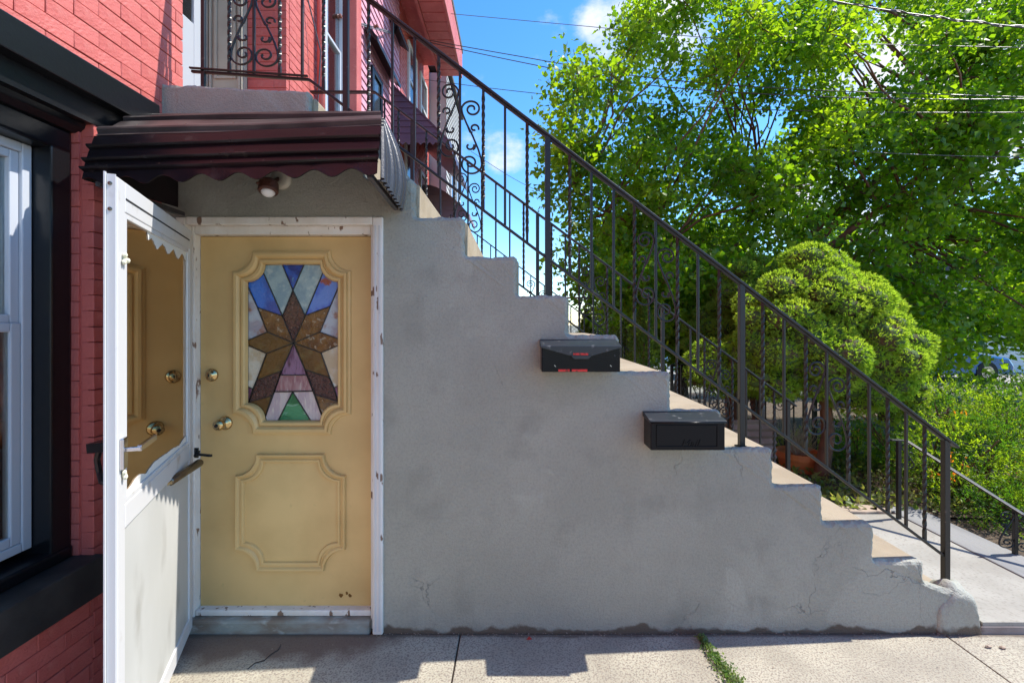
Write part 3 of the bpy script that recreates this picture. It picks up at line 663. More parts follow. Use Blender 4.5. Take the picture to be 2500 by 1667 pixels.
# leaf with a hole for the light
def conc(l, t, r, b, cr, n=8, ox=0):
    """outline with four concave corners, crop or photo pixels, clockwise from top-left"""
    p = []
    def a(cx, cy, a0, a1):
        for i in range(n+1):
            t_ = R(a0+(a1-a0)*i/n); p.append((cx+cr*math.cos(t_), cy+cr*math.sin(t_)))
    a(l, t, 90, 0); a(r, t, 180, 90); a(r, b, 270, 180); a(l, b, 0, -90)
    return p
hole = conc(402/S_+460, 326/S_+530, 1042/S_+460, 1419/S_+530, 43, 8)
H = [at(x, y, dy) for x, y in hole]
def skirt(outer, inner, y0, y1, mb):
    n = len(outer); vs = [(p.x,y0,p.z) for p in outer]+[(p.x,y0,p.z) for p in inner]+[(p.x,y1,p.z) for p in outer]+[(p.x,y1,p.z) for p in inner]
    fs = []
    for i in range(n):
        j = (i+1) % n; fs += [(i,j,n+j,n+i),(2*n+i,3*n+i,3*n+j,2*n+j),(n+i,n+j,3*n+j,3*n+i),(i,2*n+i,2*n+j,j)]
    mb.add(vs, fs)
# map the outline to the leaf rectangle
def proj_rect(p, c, x0, x1, z0, z1):
    d = p-c; k = min((x1-c.x)/d.x if d.x > 0 else (x0-c.x)/d.x if d.x < 0 else 9e9, (z1-c.z)/d.z if d.z > 0 else (z0-c.z)/d.z if d.z < 0 else 9e9)
    return Vector((c.x+d.x*k, p.y, c.z+d.z*k))
leafm = MB(); cH = at(713,836,dy); zm = at(0,1090,dy).z
hz = [p for p in H]
outer = [proj_rect(p, cH, L0.x, L1.x, zm, L0.z) for p in hz]
# insert the rectangle corners by snapping the nearest outline vertices
for cxr, czr in ((L0.x,L0.z),(L1.x,L0.z),(L1.x,zm),(L0.x,zm)):
    k = min(range(len(outer)), key=lambda i: (outer[i].x-cxr)**2+(outer[i].z-czr)**2); outer[k] = Vector((cxr, dy, czr))
skirt(outer, hz, dy, dy+.035, leafm)
leafm.box(L0.x, L1.x, dy, dy+.035, L1.z, zm)
leafm.build('door_leaf', M['door'], door)
def mould(pts_list, name, parent, mat_, prof):
    """sweep a profile (offset px, lift m) between nested outlines"""
    m = MB(); n = len(pts_list[0])
    for pts, lift in zip(pts_list, prof): m.v += [(at(x,y,dy).x, dy-lift, at(x,y,dy).z) for x, y in pts]
    for k in range(len(pts_list)-1):
        for i in range(n):
            j = (i+1) % n; m.f.append((k*n+i,k*n+j,(k+1)*n+j,(k+1)*n+i)); m.mi.append(0)
    return m.build(name, mat_, parent)
def nest(l, t, r, b, cr, offs): return [conc(l-o, t-o, r+o, b+o, cr+o*.2, 8) for o in offs]
hl, ht, hr, hb = 402/S_+460, 326/S_+530, 1042/S_+460, 1419/S_+530
mould(nest(hl,ht,hr,hb,43,[-1.5,.5,3,8,8.8,11,14,18,24,25,28,31.5,32.5]), 'moulding', door, M['door'], [-.012,.008,.015,.015,.005,.005,.016,.025,.025,.012,.012,.009,-.002])
mould(nest(597,1127,825,1371,48,[-2,0,2,6,7,10,14,18,19.5,20.5]), 'lower_moulding', door, M['door'], [-.002,.010,.012,.012,.005,.006,.015,.017,.012,-.002])

def pane_mat(name, a, b, c, ns, rough=.12, bump=.5, bs=60, stretch=(1,1,1), thr3=(.55,.7)):
    return mat(name, a, rough, col2=b, ns=ns, thr=(.42,.58), col3=c, ns3=ns*1.7, thr3=thr3, bump=bump, bs=bs, bd=.008, coat=.35, stretch=stretch, det=3)
PM = {
 'amber': pane_mat('amber_rippled_glass', (.115,.042,.004), (.17,.07,.008), (.30,.22,.14), 22, .12, 1, 45, thr3=(.60,.66)),
 'olive': pane_mat('olive_glass', (.12,.052,.006), (.09,.038,.005), (.14,.085,.02), 7, .1, .6, 30),
 'maroon': pane_mat('maroon_hammered_glass', (.045,.010,.007), (.08,.022,.013), (.25,.13,.10), 55, .12, 1, 90, thr3=(.66,.72)),
 'pale': pane_mat('pale_marbled_glass', (.27,.36,.36), (.19,.28,.31), (.36,.43,.41), 14),
 'lav': pane_mat('lavender_marbled_glass', (.38,.42,.46), (.29,.27,.31), (.28,.14,.10), 11),
 'blue': pane_mat('cobalt_swirl_glass', (.002,.05,.30), (.008,.13,.52), (.15,.28,.6), 8, thr3=(.66,.74)),
 'navy': pane_mat('navy_glass', (.003,.02,.16), (.008,.07,.36), (.05,.2,.42), 16, thr3=(.62,.7)),
 'fire': pane_mat('blue_and_rust_glass', (.02,.08,.42), (.10,.20,.52), (.26,.045,.015), 9, thr3=(.57,.66)),
 'cream': pane_mat('cream_marbled_glass', (.55,.49,.38), (.45,.35,.22), (.60,.56,.48), 9),
 'violet': pane_mat('violet_streaked_glass', (.10,.03,.075), (.24,.12,.20), (.05,.012,.035), 26, stretch=(1.6,1,.35)),
 'pink': pane_mat('pink_streaked_glass', (.36,.20,.20), (.28,.12,.13), (.44,.32,.30), 26, stretch=(1.6,1,.35)),
 'rose': pane_mat('rose_white_glass', (.54,.44,.41), (.44,.33,.34), (.60,.53,.46), 24, stretch=(1.6,1,.35)),
 'green': pane_mat('green_swirl_glass', (.008,.12,.035), (.05,.23,.09), (.24,.38,.27), 13, stretch=(.6,1,1.6)),
}
def carc(cx, cy, a0, a1, r=43*S_, n=6): return [(cx+r*math.cos(R(a0+(a1-a0)*i/n)), cy+r*math.sin(R(a0+(a1-a0)*i/n))) for i in range(n+1)]
CC = (722,877)
lo_, to_, ro_, bo_ = 402,326,1042,1419
def on(cx, cy, ang): r = 43*S_; return (cx+r*math.cos(R(ang)), cy+r*math.sin(R(ang)))
A_ = 22  # where the blue / pale joint meets the corner arc
panes = [
 ('maroon',[(718,508),(803,685),CC,(645,688)]),
 ('amber',[(470,628),(645,688),CC,(537,800)]),
 ('amber',[(980,620),(908,800),CC,(803,685)]),
 ('olive',[(lo_,858),(537,800),CC,(533,950),(lo_,893)]),
 ('amber',[(ro_,850),(ro_,892),(915,945),CC,(908,800)]),
 ('olive',[CC,(533,950),(463,1138),(640,1070)]),
 ('olive',[CC,(915,945),(976,1120),(802,1064)]),
 ('maroon',[(463,1138),(640,1070),(588,1217),(570,1245),(410,1290)]),
 ('maroon',[(802,1064),(976,1120),(1034,1285),(872,1238)]),
 ('violet',[CC,(640,1070),(628,1101),(815,1101),(802,1064)]),
 ('pink',[(628,1101),(815,1101),(858,1212),(588,1217)]),
 ('rose',[(588,1217),(716,1217),(614,bo_),(532,bo_),(524,1395)]),
 ('rose',[(716,1217),(858,1212),(922,1390),(918,bo_),(842,bo_)]),
 ('green',[(716,1217),(842,bo_),(614,bo_)]),
 ('olive',[(410,1290),(570,1245)]+[(524,1395)]+carc(lo_,bo_,-10,-85)),
 ('amber',[(872,1238),(1034,1285)]+carc(ro_,bo_,265,192)+[(922,1390)]),
 ('cream',[(lo_,893),(533,950),(463,1138),(438,1198),(lo_,1182)]),
 ('violet',[(lo_,1182),(438,1198),(410,1290),(lo_,1296)]),
 ('cream',[(ro_,892),(ro_,1170),(1006,1190),(976,1120),(915,945)]),
 ('violet',[(ro_,1170),(ro_,1296),(1034,1285),(1006,1190)]),
 ('lav',[(lo_,480),(470,628),(537,800),(lo_,858)]),
 ('lav',[(ro_,470),(ro_,850),(908,800),(980,620)]),
 ('blue',[(lo_,480)]+carc(lo_,to_,88,28)+[(645,688),(470,628)]),
 ('fire',[(ro_,470),(980,620),(803,685)]+carc(ro_,to_,155,92)),
 ('pale',carc(lo_,to_,28,2)+[(643,to_),(718,508),(645,688)]),
 ('pale',[(797,to_)]+carc(ro_,to_,178,155)+[(803,685),(718,508)]),
 ('navy',[(643,to_),(797,to_),(718,508)]),
]
edges = set()
for nm, pl in panes:
    ps = [dp(x, y) for x, y in pl]; py_ = dy+.016
    m = MB(); m.add([(p.x,py_,p.z) for p in ps]+[(p.x,py_+.004,p.z) for p in ps],
                    [tuple(range(len(ps))), tuple(range(2*len(ps)-1,len(ps)-1,-1))])
    m.build('pane', PM[nm], door)
    for a, b in zip(pl, pl[1:]+pl[:1]): edges.add(tuple(sorted((a, b))))
cm_ = MB()
for a, b in edges:
    p, q = dp(*a), dp(*b); p.y = q.y = dy+.0145
    if (p-q).length > .004: cm_.bar(p, q, .0045, .006, up=(0,1,0))
cm_.build('lead_came', M['lead'], door)
MB().box(dp(395,0).x,dp(1050,0).x,dy+.022,dy+.028,dp(0,1430).z,dp(0,315).z).build('backing_glass', M['dark'], door)
# locks
kn = MB(); c0 = at(518,915,dy); kn.lathe(c0, (0,-1,0), [(.033,0),(.033,.006),(.028,.012),(.021,.014),(.019,.026),(.015,.028),(.0,.028)], 24)
ko = kn.build('deadbolt', M['brass'], door, smooth=True)
k = MB(); k.box(c0.x-.002,c0.x+.002,dy-.0295,dy-.028,c0.z-.007,c0.z+.007); k.build('keyhole', M['dark'], ko)
kn = MB(); c0 = at(551,1032,dy); kn.lathe(c0, (-.05,-1,0), [(.036,0),(.036,.005),(.028,.011),(.014,.015),(.013,.028),(.024,.036),(.0285,.048),(.026,.06),(.015,.067),(.0,.068)], 24)
ko = kn.build('door_knob', M['brass'], door, smooth=True)
MB().lathe((c0.x-.0035,dy-.068,c0.z),(0,-1,0),[(.009,0),(.009,.003),(.0,.003)],14).build('keyhole', M['dark'], ko)
for (px, py, r_) in ((829,1452,6),(843,1447,4),(850,1453,5)):
    c0 = at(px+4 if px > 600 else px+20, py, dy)
    pts = [(c0.x+r_/468*math.cos(a)*random.uniform(.5,1.1), c0.z+r_/468*math.sin(a)*random.uniform(.5,1.1)) for a in [i*math.pi/4 for i in range(8)]]
    MB().prism(pts, dy-.0015, dy+.001).build('rust_chip', M['rust'], door)

# ---- open storm door, hinged at the left jamb
sd_ = thing('storm_door', None, None)
for k in list(sd_.keys()): del sd_[k]
HX, HY = -1.640, -.012
sd_.parent = stairs; sd_['label'] = 'open white storm door with glass above a white panel'
sd_.location = Vector((HX,HY,0))-wloc(stairs)
DV = Vector((.392,-.886,0)).normalized(); NV = Vector((-DV.y, DV.x, 0)).normalized()   # NV: towards the basement door (visible side)
if NV.x < 0: NV = -NV
SWd = .913
ZT, ZB = 2.02, .035
def sdp(u, w, z): return Vector((HX,HY,0))+DV*u+NV*w+Vector((0,0,z))
def sbox(m, u0, u1, w0, w1, z0, z1, mi=0):
    vs = [sdp(u,w,z) for z in (z0,z1) for (u,w) in ((u0,w0),(u1,w0),(u1,w1),(u0,w1))]
    m.add(vs, [(0,3,2,1),(4,5,6,7),(0,1,5,4),(1,2,6,5),(2,3,7,6),(3,0,4,7)], mi)
T = .013
m = MB(); sbox(m,0,.055,-T,T,ZB,ZT); sbox(m,SWd-.062,SWd,-T,T,ZB,ZT)
sbox(m,.0555,SWd-.0625,-T,T,ZT-.10,ZT); sbox(m,.0555,SWd-.0625,-T,T,ZB,ZB+.075); sbox(m,.0555,SWd-.0625,-T,T,.885,.965)
m.build('frame', M['white'], sd_, bevel=.004)
# channel on the latch edge: two lips with a recessed grey strip
m = MB(); sbox(m,SWd+.0005,SWd+.010,-.019,-.0135,ZB,ZT+.01); sbox(m,SWd+.0005,SWd+.004,-.0130,T-.003,ZB,ZT+.005)
m.build('edge_channel', M['white'], sd_, bevel=.001)
m = MB(); sbox(m,.0555,SWd-.0625,-.006,.006,ZB+.0755,.8845); m.build('kick_panel', M['panel_white'], sd_)
m = MB()
for (u0,u1,z0,z1) in ((.0555,.075,.9655,ZT-.1005),(SWd-.082,SWd-.0625,.9655,ZT-.1005),(.0755,SWd-.0825,ZT-.118,ZT-.1005),(.0755,SWd-.0825,.9655,.983)): sbox(m,u0,u1,-.01,.0115,z0,z1)
m.build('glazing_bead', M['white'], sd_, bevel=.002)
m = MB(); sbox(m,.074,SWd-.081,-.0015,.0015,.98,ZT-.115); m.build('glass_pane', M['storm_glass'], sd_)
m = MB(); sbox(m,.06,SWd-.066,T,T+.0015,ZT-.058,ZT-.052); m.build('slot_shade', M['dark'], sd_)  # flat dark strip standing in for the shade inside a slot
# torn film along the glass edges
def film(pts):
    m = MB(); n = len(pts); m.add([sdp(u,.0030,z) for u,z in pts]+[sdp(u,.0042,z) for u,z in pts], [tuple(range(n)), tuple(range(2*n-1,n-1,-1))]+[(i,(i+1)%n,(i+1)%n+n,i+n) for i in range(n)])
    m.build('torn_film', M['film'], sd_)
random.seed(3)
u = .076; p = []
while u < SWd-.085: p.append((u, .985+.008+.020*abs(math.sin(u*11+math.sin(u*9)))+random.uniform(0,.004))); u += .02
film([(SWd-.083,.984),(.076,.984)]+p)
u = .076; p = []
while u < SWd-.3: p.append((u, ZT-.119-.012-.03*abs(math.sin(u*22))**2-random.uniform(0,.008))); u += .012
film([(SWd-.3,ZT-.118),(.076,ZT-.118)]+p)
z = 1.0; p = []
while z < ZT-.14: p.append((.082+.008*mnoise.noise((z*7,0,0))+random.uniform(0,.003), z)); z += .025
film([(.076,ZT-.12),(.076,.986)]+p)
# hardware
m = MB(); sbox(m,SWd-.048,SWd-.012,T,T+.012,1.09,1.19); hd = m.build('latch', M['chrome'], sd_, bevel=.003)
m = MB(); m.bar(sdp(SWd-.035,T+.012,1.15), sdp(SWd-.035,T+.05,1.15), .014,.014); m.bar(sdp(SWd-.035,T+.045,1.15), sdp(SWd-.15,T+.055,1.16), .012,.02)
m.build('latch_lever', M['chrome'], hd, bevel=.002)
m = MB(); m.bar(sdp(SWd-.03,-T,1.17), sdp(SWd-.05,-T-.05,1.165), .05,.03)
m.tube([sdp(SWd-.05,-T-.035,1.155),sdp(SWd-.06,-T-.045,1.12),sdp(SWd-.062,-T-.04,1.08),sdp(SWd-.05,-T-.03,1.05),sdp(SWd-.045,-T-.005,1.035)], .008, 8)
m.build('pull_handle', M['black'], sd_, smooth=False)
cl0 = at(402,1183,-.36); cl1 = at(492,1126,-.03)
m = MB(); d_ = (cl1-cl0)
m.tube([cl0+d_*.10, cl0+d_*.12, cl0+d_*.93, cl0+d_*.94], [.014,.019,.019,.012], 14)
cl = m.build('closer_tube', M['bronze'], sd_, smooth=True)
m = MB(); m.tube([cl0, cl0+d_*.13], .006, 8); m.bar(cl0, sdp(.32,T,cl0.z), .02,.012); m.build('closer_rod', M['chrome'], cl)
m = MB(); b0 = at(478,1108,-.02); b1 = at(516,1112,-.06); m.bar(b0, b1, .012,.012); m.tube([b0+Vector((0,0,-.012)),b0+Vector((.01,0,.016))], .011, 10); m.bar(b0+Vector((0,.005,-.02)), b0+Vector((0,.005,.03)), .02, .008)
m.build('closer_bracket', M['black'], sd_, bevel=.002)
m = MB()
for z in (.45,1.15,1.75): m.tube([(HX-.004,HY-.012,z-.035),(HX-.004,HY-.012,z+.035)], .007, 10)
m.build('hinge', M['white'], sd_, smooth=True)
for z in (1.995,1.915): MB().lathe(sdp(SWd+.0045,-.004,z), DV, [(.006,0),(.006,.002),(.0,.003)], 10).build('screw', M['bronze'], sd_)
for z, s_ in ((1.77,1),(1.075,1.2)):
    m = MB(); c0 = sdp(SWd-.04,T+.004,z)
    for q in range(5): m.lathe(c0+Vector((random.uniform(-.008,.008),random.uniform(-.008,.008),random.uniform(-.018,.018)*s_)), NV, [(.009,0),(.007,.006),(0,.009)], 8)
    m.build('dried_foam', mat('yellowed_foam', (.66,.62,.45), .8) if z > 1 else bpy.data.materials['yellowed_foam'], sd_)

# ================================================================ DOOR AWNING
aw = thing('door_awning', 'maroon corrugated metal awning with scalloped edge over the basement door', 'awning', (-1.15,0,2.6))
AX0, AX1 = -1.70, -.545
prof = [(-.002,2.598),(-.150,2.522),(-.300,2.438),(-.452,2.312),(-.474,2.243),(-.490,2.186),(-.500,2.150)]
def tilt(x, k=1): return .040*k*(x-AX0)/(AX1-AX0)
def ax_(i, e):   # x extents per profile station (narrower at the wall)
    f = i/3 if i < 3 else 1
    f = min(1, f)
    return (-1.788+.088*f) if e == 0 else (-.684+(.139)*f)
for i in range(len(prof)-1):
    (ya, za), (yb, zb) = prof[i], prof[i+1]
    ka, kb = min(1, i/3), min(1, (i+1)/3)
    ribs = 6
    st = []
    L = math.hypot(yb-ya, zb-za); nyy, nzz = (zb-za)/L, -(yb-ya)/L   # outward
    if nzz < 0 and i < 3: nyy, nzz = -nyy, -nzz
    if i >= 3: nyy, nzz = -abs(nyy), abs(nzz)
    # flat pan, then a rolled rib at the lower edge
    for f, h in ((0,0),(.66,.0),(.69,.016),(.74,.020),(.82,.020),(.86,.016),(.89,0),(1,0)):
        st.append((ya+(yb-ya)*f+nyy*h, za+(zb-za)*f+nzz*h, ka+(kb-ka)*f, i+f))
    m = MB(); NX = 14; vs = []
    for (y, z, k_, ii) in st:
        f = min(1, ii/3); xl = -1.788+.088*f; xr = -.684+.139*f
        for q in range(NX):
            x = xl+(xr-xl)*q/(NX-1); vs.append((x, y+.002*math.sin(x*7+i), z+tilt(x, k_)+.002*math.sin(x*5+i*2)))
    n = len(st)
    fs = [(a*NX+q, a*NX+q+1, (a+1)*NX+q+1, (a+1)*NX+q) for a in range(n-1) for q in range(NX-1)]
    m.add(vs, fs); off = len(m.v); m.add([(v[0],v[1]+.003,v[2]-.003) for v in vs], [tuple(reversed(f)) for f in fs])
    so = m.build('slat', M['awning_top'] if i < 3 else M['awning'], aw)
    if i in (1,2,5):
        sc_ = MB()
        for q in range(6):
            x = AX0+.09+q*.205; y = ya+(yb-ya)*.35+nyy*.001; z = za+(zb-za)*.35+nzz*.001+tilt(x, ka)
            sc_.lathe((x,y,z), (0,nyy,nzz), [(.005,0),(.004,.003),(0,.004)], 8)
        sc_.build('screw', M['bronze'], so)
m = MB(); NX = 90; vs = []
for q in range(NX):
    x = AX0+.002+(AX1-AX0-.004)*q/(NX-1)
    zt_ = 2.1495+tilt(x); zl = 2.112+tilt(x)+.015*math.sin((x-AX0)/.147*2*math.pi+.6)
    vs += [(x,-.500,zt_),(x,-.503,(zt_+zl)/2),(x,-.506,zl),(x,-.500,zl-.0015),(x,-.494,zt_)]
fs = [(5*q+k, 5*q+(k+1)%5, 5*q+5+(k+1)%5, 5*q+5+k) for q in range(NX-1) for k in range(5)]
m.add(vs, fs); m.build('valance', M['awning'], aw)
# right hand corrugated end
m = MB(); NS, NT = 61, 12; vs = []
for t_ in range(NT+1):
    tt = t_/NT
    for s_ in range(NS):
        ss = s_/(NS-1)
        F_ = Vector((-.556+.012*tt, -.455-.04*tt, 2.348-.218*tt)); 
        Wp = Vector((-.684+.13*math.sin(tt*math.pi*.62)-.025*tt**2, -.002, 2.592-.47*tt))
        p_ = F_.lerp(Wp, ss); co = .009*(1 if math.sin(ss*9*2*math.pi) > 0 else -1)*min(1, abs(math.sin(ss*9*2*math.pi))*2.4)
        vs.append((p_.x+co+.012, p_.y, p_.z+.012*(math.sin(ss*9*2*math.pi)*.0)))
m.add(vs, [(a*NS+b, a*NS+b+1, (a+1)*NS+b+1, (a+1)*NS+b) for a in range(NT) for b in range(NS-1)])
m.add([(v[0]-.003,v[1],v[2]) for v in vs], [(a*NS+b, (a+1)*NS+b, (a+1)*NS+b+1, a*NS+b+1) for a in range(NT) for b in range(NS-1)])
m.build('corrugated_end', M['awning_glint'], aw)
# left end, inner brackets
m = MB(); m.prism([(-.01,2.585),(-.45,2.30),(-.495,2.12),(-.01,2.14)], -1.702+.0, -1.698, axis='x'); m.build('end_panel', M['awning'], aw)
m = MB(); m.bar((-.60,-.03,2.13),(-.58,-.49,2.14), .02,.02); m.build('bracket', M['awning_glint'], aw); m = MB(); m.bar((-1.66,-.03,2.1),(-1.66,-.48,2.11), .02,.02); m.build('bracket', M['awning_glint'], aw)

# motion sensor light
ml = thing('sensor_light', 'brown round sensor light with white lens above the basement door', 'light', tuple(at(672,455,-.03)))
c0 = at(690,440,0); m = MB(); m.lathe(c0, (0,-1,0), [(.05,0),(.05,.018),(.035,.026),(0,.027)], 24); m.build('base_plate', mat('cream_base', (.5,.45,.36), .5), ml, smooth=True)
c1 = at(656,455,-.07); m = MB(); m.tube([c0+Vector((-.01,-.02,0)), at(664,448,-.06), c1], .010, 10); m.build('arm', M['brown'], ml, smooth=True)
c2 = at(655,462,-.09); m = MB(); dn = Vector((.08,-.28,-.95)).normalized()
m.lathe(c2-dn*.02, dn, [(.015,-.03),(.036,-.024),(.044,-.010),(.045,.030),(.042,.036),(.0,.036)], 24); m.build('sensor_head', M['brown'], ml)
m = MB(); m.box(c2.x-.04,c2.x+.03,c2.y-.035,c2.y-.005,c2.z+.014,c2.z+.026); m.build('sensor_cap', M['brown'], ml, bevel=.003)
m = MB(); m.lathe(c2+dn*.014, dn, [(.031,0),(.030,.008),(.022,.018),(.010,.023),(0,.024)], 24); m.build('lens', M['lens'], ml, smooth=True)

# ================================================================ MAILBOXES
mb1 = thing('mailbox', 'black wall mailbox with pointed flap and three red strips, higher on the grey wall', 'mailbox', tuple(at(1416,908,0)), 'mailboxes on the stair wall')
a = at(1322,0,-.115); b = at(1517,0,-.115); X0, X1 = (1319-VX)/485+.0, 0
X0, X1 = .118, .494
zb = at(0,908,-.115).z; zt = at(0,836,-.115).z
m = MB(); m.box(X0,X1,-.115,-.001,zb,zt-.022); m.build('box', M['mailbox'], mb1, bevel=.004)
m = MB(); m.add([(X0-.004,-.001,zt+.012),(X1+.004,-.001,zt+.012),(X1+.004,-.122,zt-.016),(X0-.004,-.122,zt-.016),
                 (X0-.004,-.001,zt-.021),(X1+.004,-.001,zt-.021),(X1+.004,-.122,zt-.0215),(X0-.004,-.122,zt-.0215)],
                [(0,1,2,3),(7,6,5,4),(0,4,5,1),(1,5,6,2),(2,6,7,3),(3,7,4,0)])
m.build('lid', M['lid'], mb1, bevel=.0015)
xc = (X0+X1)/2
fl = [(X0-.004,zt-.0175),(X1+.004,zt-.0175),(X1+.004,zt-.024),(xc+.055,zt-.062),(xc-.055,zt-.062),(X0-.004,zt-.024)]
m = MB(); m.prism(fl, -.1235, -.1185); m.build('flap', M['lid'], mb1, bevel=.001)
m = MB(); m.prism([(xc-.05,zt-.0625),(xc+.05,zt-.0625),(xc+.034,zt-.078),(xc-.034,zt-.078)], -.131, -.117); m.build('flap_pull', M['lid'], mb1, bevel=.002)
m = MB(); m.box(xc-.038,xc+.034,-.1255,-.1237,zt-.060,zt-.050)
m.build('red_strip', M['sticker'], mb1)
for (pa, pb) in ((1363,1391),(1396,1434)):
    q0, q1 = at(pa,0,-.117).x, at(pb,0,-.117).x; MB().box(q0,q1,-.1175,-.1153,zb+.002,zb+.013).build('red_strip', M['sticker'], mb1)
for q in (X0+.06, X1-.05): MB().bar((q,-.1165,zb+.033),(q+.008,-.1165,zb+.026), .004,.003).build('scratch', M['chrome'], mb1)

mb2 = thing('mailbox', 'plain black wall mailbox with embossed lettering, lower on the grey wall near the steps', 'mailbox', tuple(at(1670,1100,0)), 'mailboxes on the stair wall')
X0, X1 = .638, .992
zb = at(0,1099,-.12).z; zt = at(0,1028,-.12).z
m = MB(); m.box(X0,X1,-.12,-.001,zb,zt-.001); m.build('box', M['mailbox'], mb2, bevel=.004)
m = MB(); m.add([(X0-.006,-.001,zt+.026),(X1+.006,-.001,zt+.026),(X1+.006,-.128,zt+.004),(X0-.006,-.128,zt+.004),
                 (X0-.006,-.001,zt+.0),(X1+.006,-.001,zt+.0),(X1+.006,-.128,zt-.008),(X0-.006,-.128,zt-.008)],
                [(0,1,2,3),(7,6,5,4),(0,4,5,1),(1,5,6,2),(2,6,7,3),(3,7,4,0)])
lid2 = m.build('lid', M['lid'], mb2, bevel=.002)
m = MB(); m.tube([(X0-.004,-.127,zt-.006),(X1+.004,-.127,zt-.006)], .0045, 8); m.build('lid_roll', M['mailbox'], lid2, smooth=True)
m = MB(); 
m.v = []; rect_frame(m, 0, .004, X0+.026, X1-.035, zb+.016, zt-.018, .004)
m.v = [(v[1], -.1205-v[0], v[2]) for v in m.v]; m.build('embossed_border', M['mailbox'], mb2, bevel=.001)
fc = bpy.data.curves.new('embossed_word', 'FONT'); fc.body = 'Mail'; fc.size = .052; fc.extrude = .002; fc.align_x = 'CENTER'; fc.shear = .35; fc.resolution_u = 3
fo = bpy.data.objects.new('tmp', fc); C.objects.link(fo); bpy.context.view_layer.update()
dg = bpy.context.evaluated_depsgraph_get(); tm = bpy.data.meshes.new_from_object(fo.evaluated_get(dg)); tm.materials.clear(); tm.materials.append(M['mailbox'])
bpy.data.objects.remove(fo)
tm.transform(Matrix.Rotation(R(90), 4, 'X')); tm.name = 'embossed_word'
link('embossed_word', tm, ((X0+X1)/2+.01, -.1215, zb+.016), mb2)

# ================================================================ RAILINGS
def twist_mesh(h, w=.0135):
    m = MB(); n = 56; vs = []
    for i in range(n+1):
        z = h*i/n; f = min(1, max(0, (i/n-.08)/.84)); ang = f*h*2*math.pi*5.0
        for k in range(4):
            t = ang+k*math.pi/2+math.pi/4; vs.append((math.cos(t)*w*.72, math.sin(t)*w*.72, z))
    m.add(vs, [(i*4+k, i*4+(k+1)%4, (i+1)*4+(k+1)%4, (i+1)*4+k) for i in range(n) for k in range(4)]+[(0,3,2,1),(n*4,n*4+1,n*4+2,n*4+3)])
    return m.mesh('baluster', M['iron'])
def spiral(cx, cz, r0, r1, a0, a1, n=18): return [(cx+(r0+(r1-r0)*i/n)*math.cos(R(a0+(a1-a0)*i/n)), cz+(r0+(r1-r0)*i/n)*math.sin(R(a0+(a1-a0)*i/n))) for i in range(n+1)]
def scroll_mesh(mirror, scale=1.0):
    # local: u to the right 0..0.1, v down from 0 to -0.39
    W_ = .1
    main = []
    top_s = spiral(.048,-.050, .010,.040, 560, 90+0, 26)      # inner end to outer top
    main += top_s
    main += spiral(.050,-.052, .042,.049, 90, 5, 8)
    main += [(.094,-.075),(.075,-.125),(.045,-.19),(.018,-.26),(.004,-.31)]
    main += spiral(.050,-.338, .049,.047, 165, 360, 14)
    main += spiral(.058,-.330, .038,.010, 365, 760, 22)
    m = MB()
    def put(pts, r=.0052):
        q = [((W_-x if mirror else x)*scale, 0, z*scale) for x, z in pts]
        m.tube(q, r*scale, 6, flat=1.0)
    put(main)
    put(spiral(.040,-.145,.012,.024,-60,190+90,16)[::1]+[(.066,-.147)] if False else spiral(.037,-.150,.009,.022,-120,200,16))
    put([(.068,-.142),(.058,-.170),(.046,-.172)] + [])
    put(spiral(.060,-.243,.009,.022,60,-200,16))
    put([(.030,-.236),(.036,-.255),(.044,-.262)])
    return m.mesh('scroll', M['iron'])
SC_L, SC_R = scroll_mesh(False), scroll_mesh(True)
def square_mesh(h, w=.0128):
    return MB().box(-w/2,w/2,-w/2,w/2,0,h).mesh('baluster', M['iron'], bevel=.0015, seg=1)
def railing(name, label, yr, top_line, bot_line, items, posts, group=None, loc=None, flat=None, handend=None):
    """top_line/bot_line: functions X->Z. items: (X, kind) kinds p,t ; posts: (X, zbase)"""
    t = thing(name, label, 'railing', loc, group)
    cache = {}
    for X, k in items:
        z0, z1 = bot_line(X), top_line(X); h = round(z1-z0, 3)
        key = (k, round(h, 2))
        if key not in cache: cache[key] = twist_mesh(round(h,2)) if k == 't' else square_mesh(round(h,2))
        link('baluster', cache[key], (X, yr, z0), t)
    for X, zb, w in posts:
        MB().box(X-w/2,X+w/2,yr-w/2,yr+w/2,zb,top_line(X)-.004).build('post', M['iron'], t, bevel=.002)
        MB().box(X-w*.9,X+w*.9,yr-w*.9,yr+w*.9,zb-.002,zb+.006).build('post_foot', M['iron'], t, bevel=.001) if w > .02 else None
    return t
Y1 = .08
def lin(p, q): return lambda X: p[0+1]+(X-p[0])*(q[1]-p[1])/(q[0]-p[0])
def XZ(px, py, y): v = at(px, py, y); return (v.x, v.z)
# near railing
tl = lin(XZ(903,0,Y1), XZ(2310,1072,Y1))
blS = lin(XZ(755,195,Y1), XZ(2307,1358,Y1)); blF = lin(XZ(468,175,Y1), XZ(755,195,Y1)); xk = XZ(755,195,Y1)[0]
bl = lambda X: blS(X) if X > xk else blF(X)
tlx = XZ(740,0,Y1)[0]; tln = lambda X: tl(X) if X > tlx+.0 else tl(tlx)
pat = [(560,'t'),(620,'p'),(683,'t'),(738,'p'),(790,'t'),(900,'t'),(958,'p'),(1012,'p'),(1071,'t'),(1123,'p'),(1180,'t'),(1233,'p'),(1287,'t'),(1391,'t'),(1444,'p'),(1498,'p'),(1549,'t'),(1601,'p'),(1654,'t'),(1704,'p'),(1756,'t'),
       (1862,'t'),(1914,'p'),(1967,'t'),(2018,'p'),(2071,'t'),(2122,'p'),(2167,'t'),(2212,'p'),(2257,'t')]
px2x = lambda px, y: (px-VX)/F*(y-CAMY)
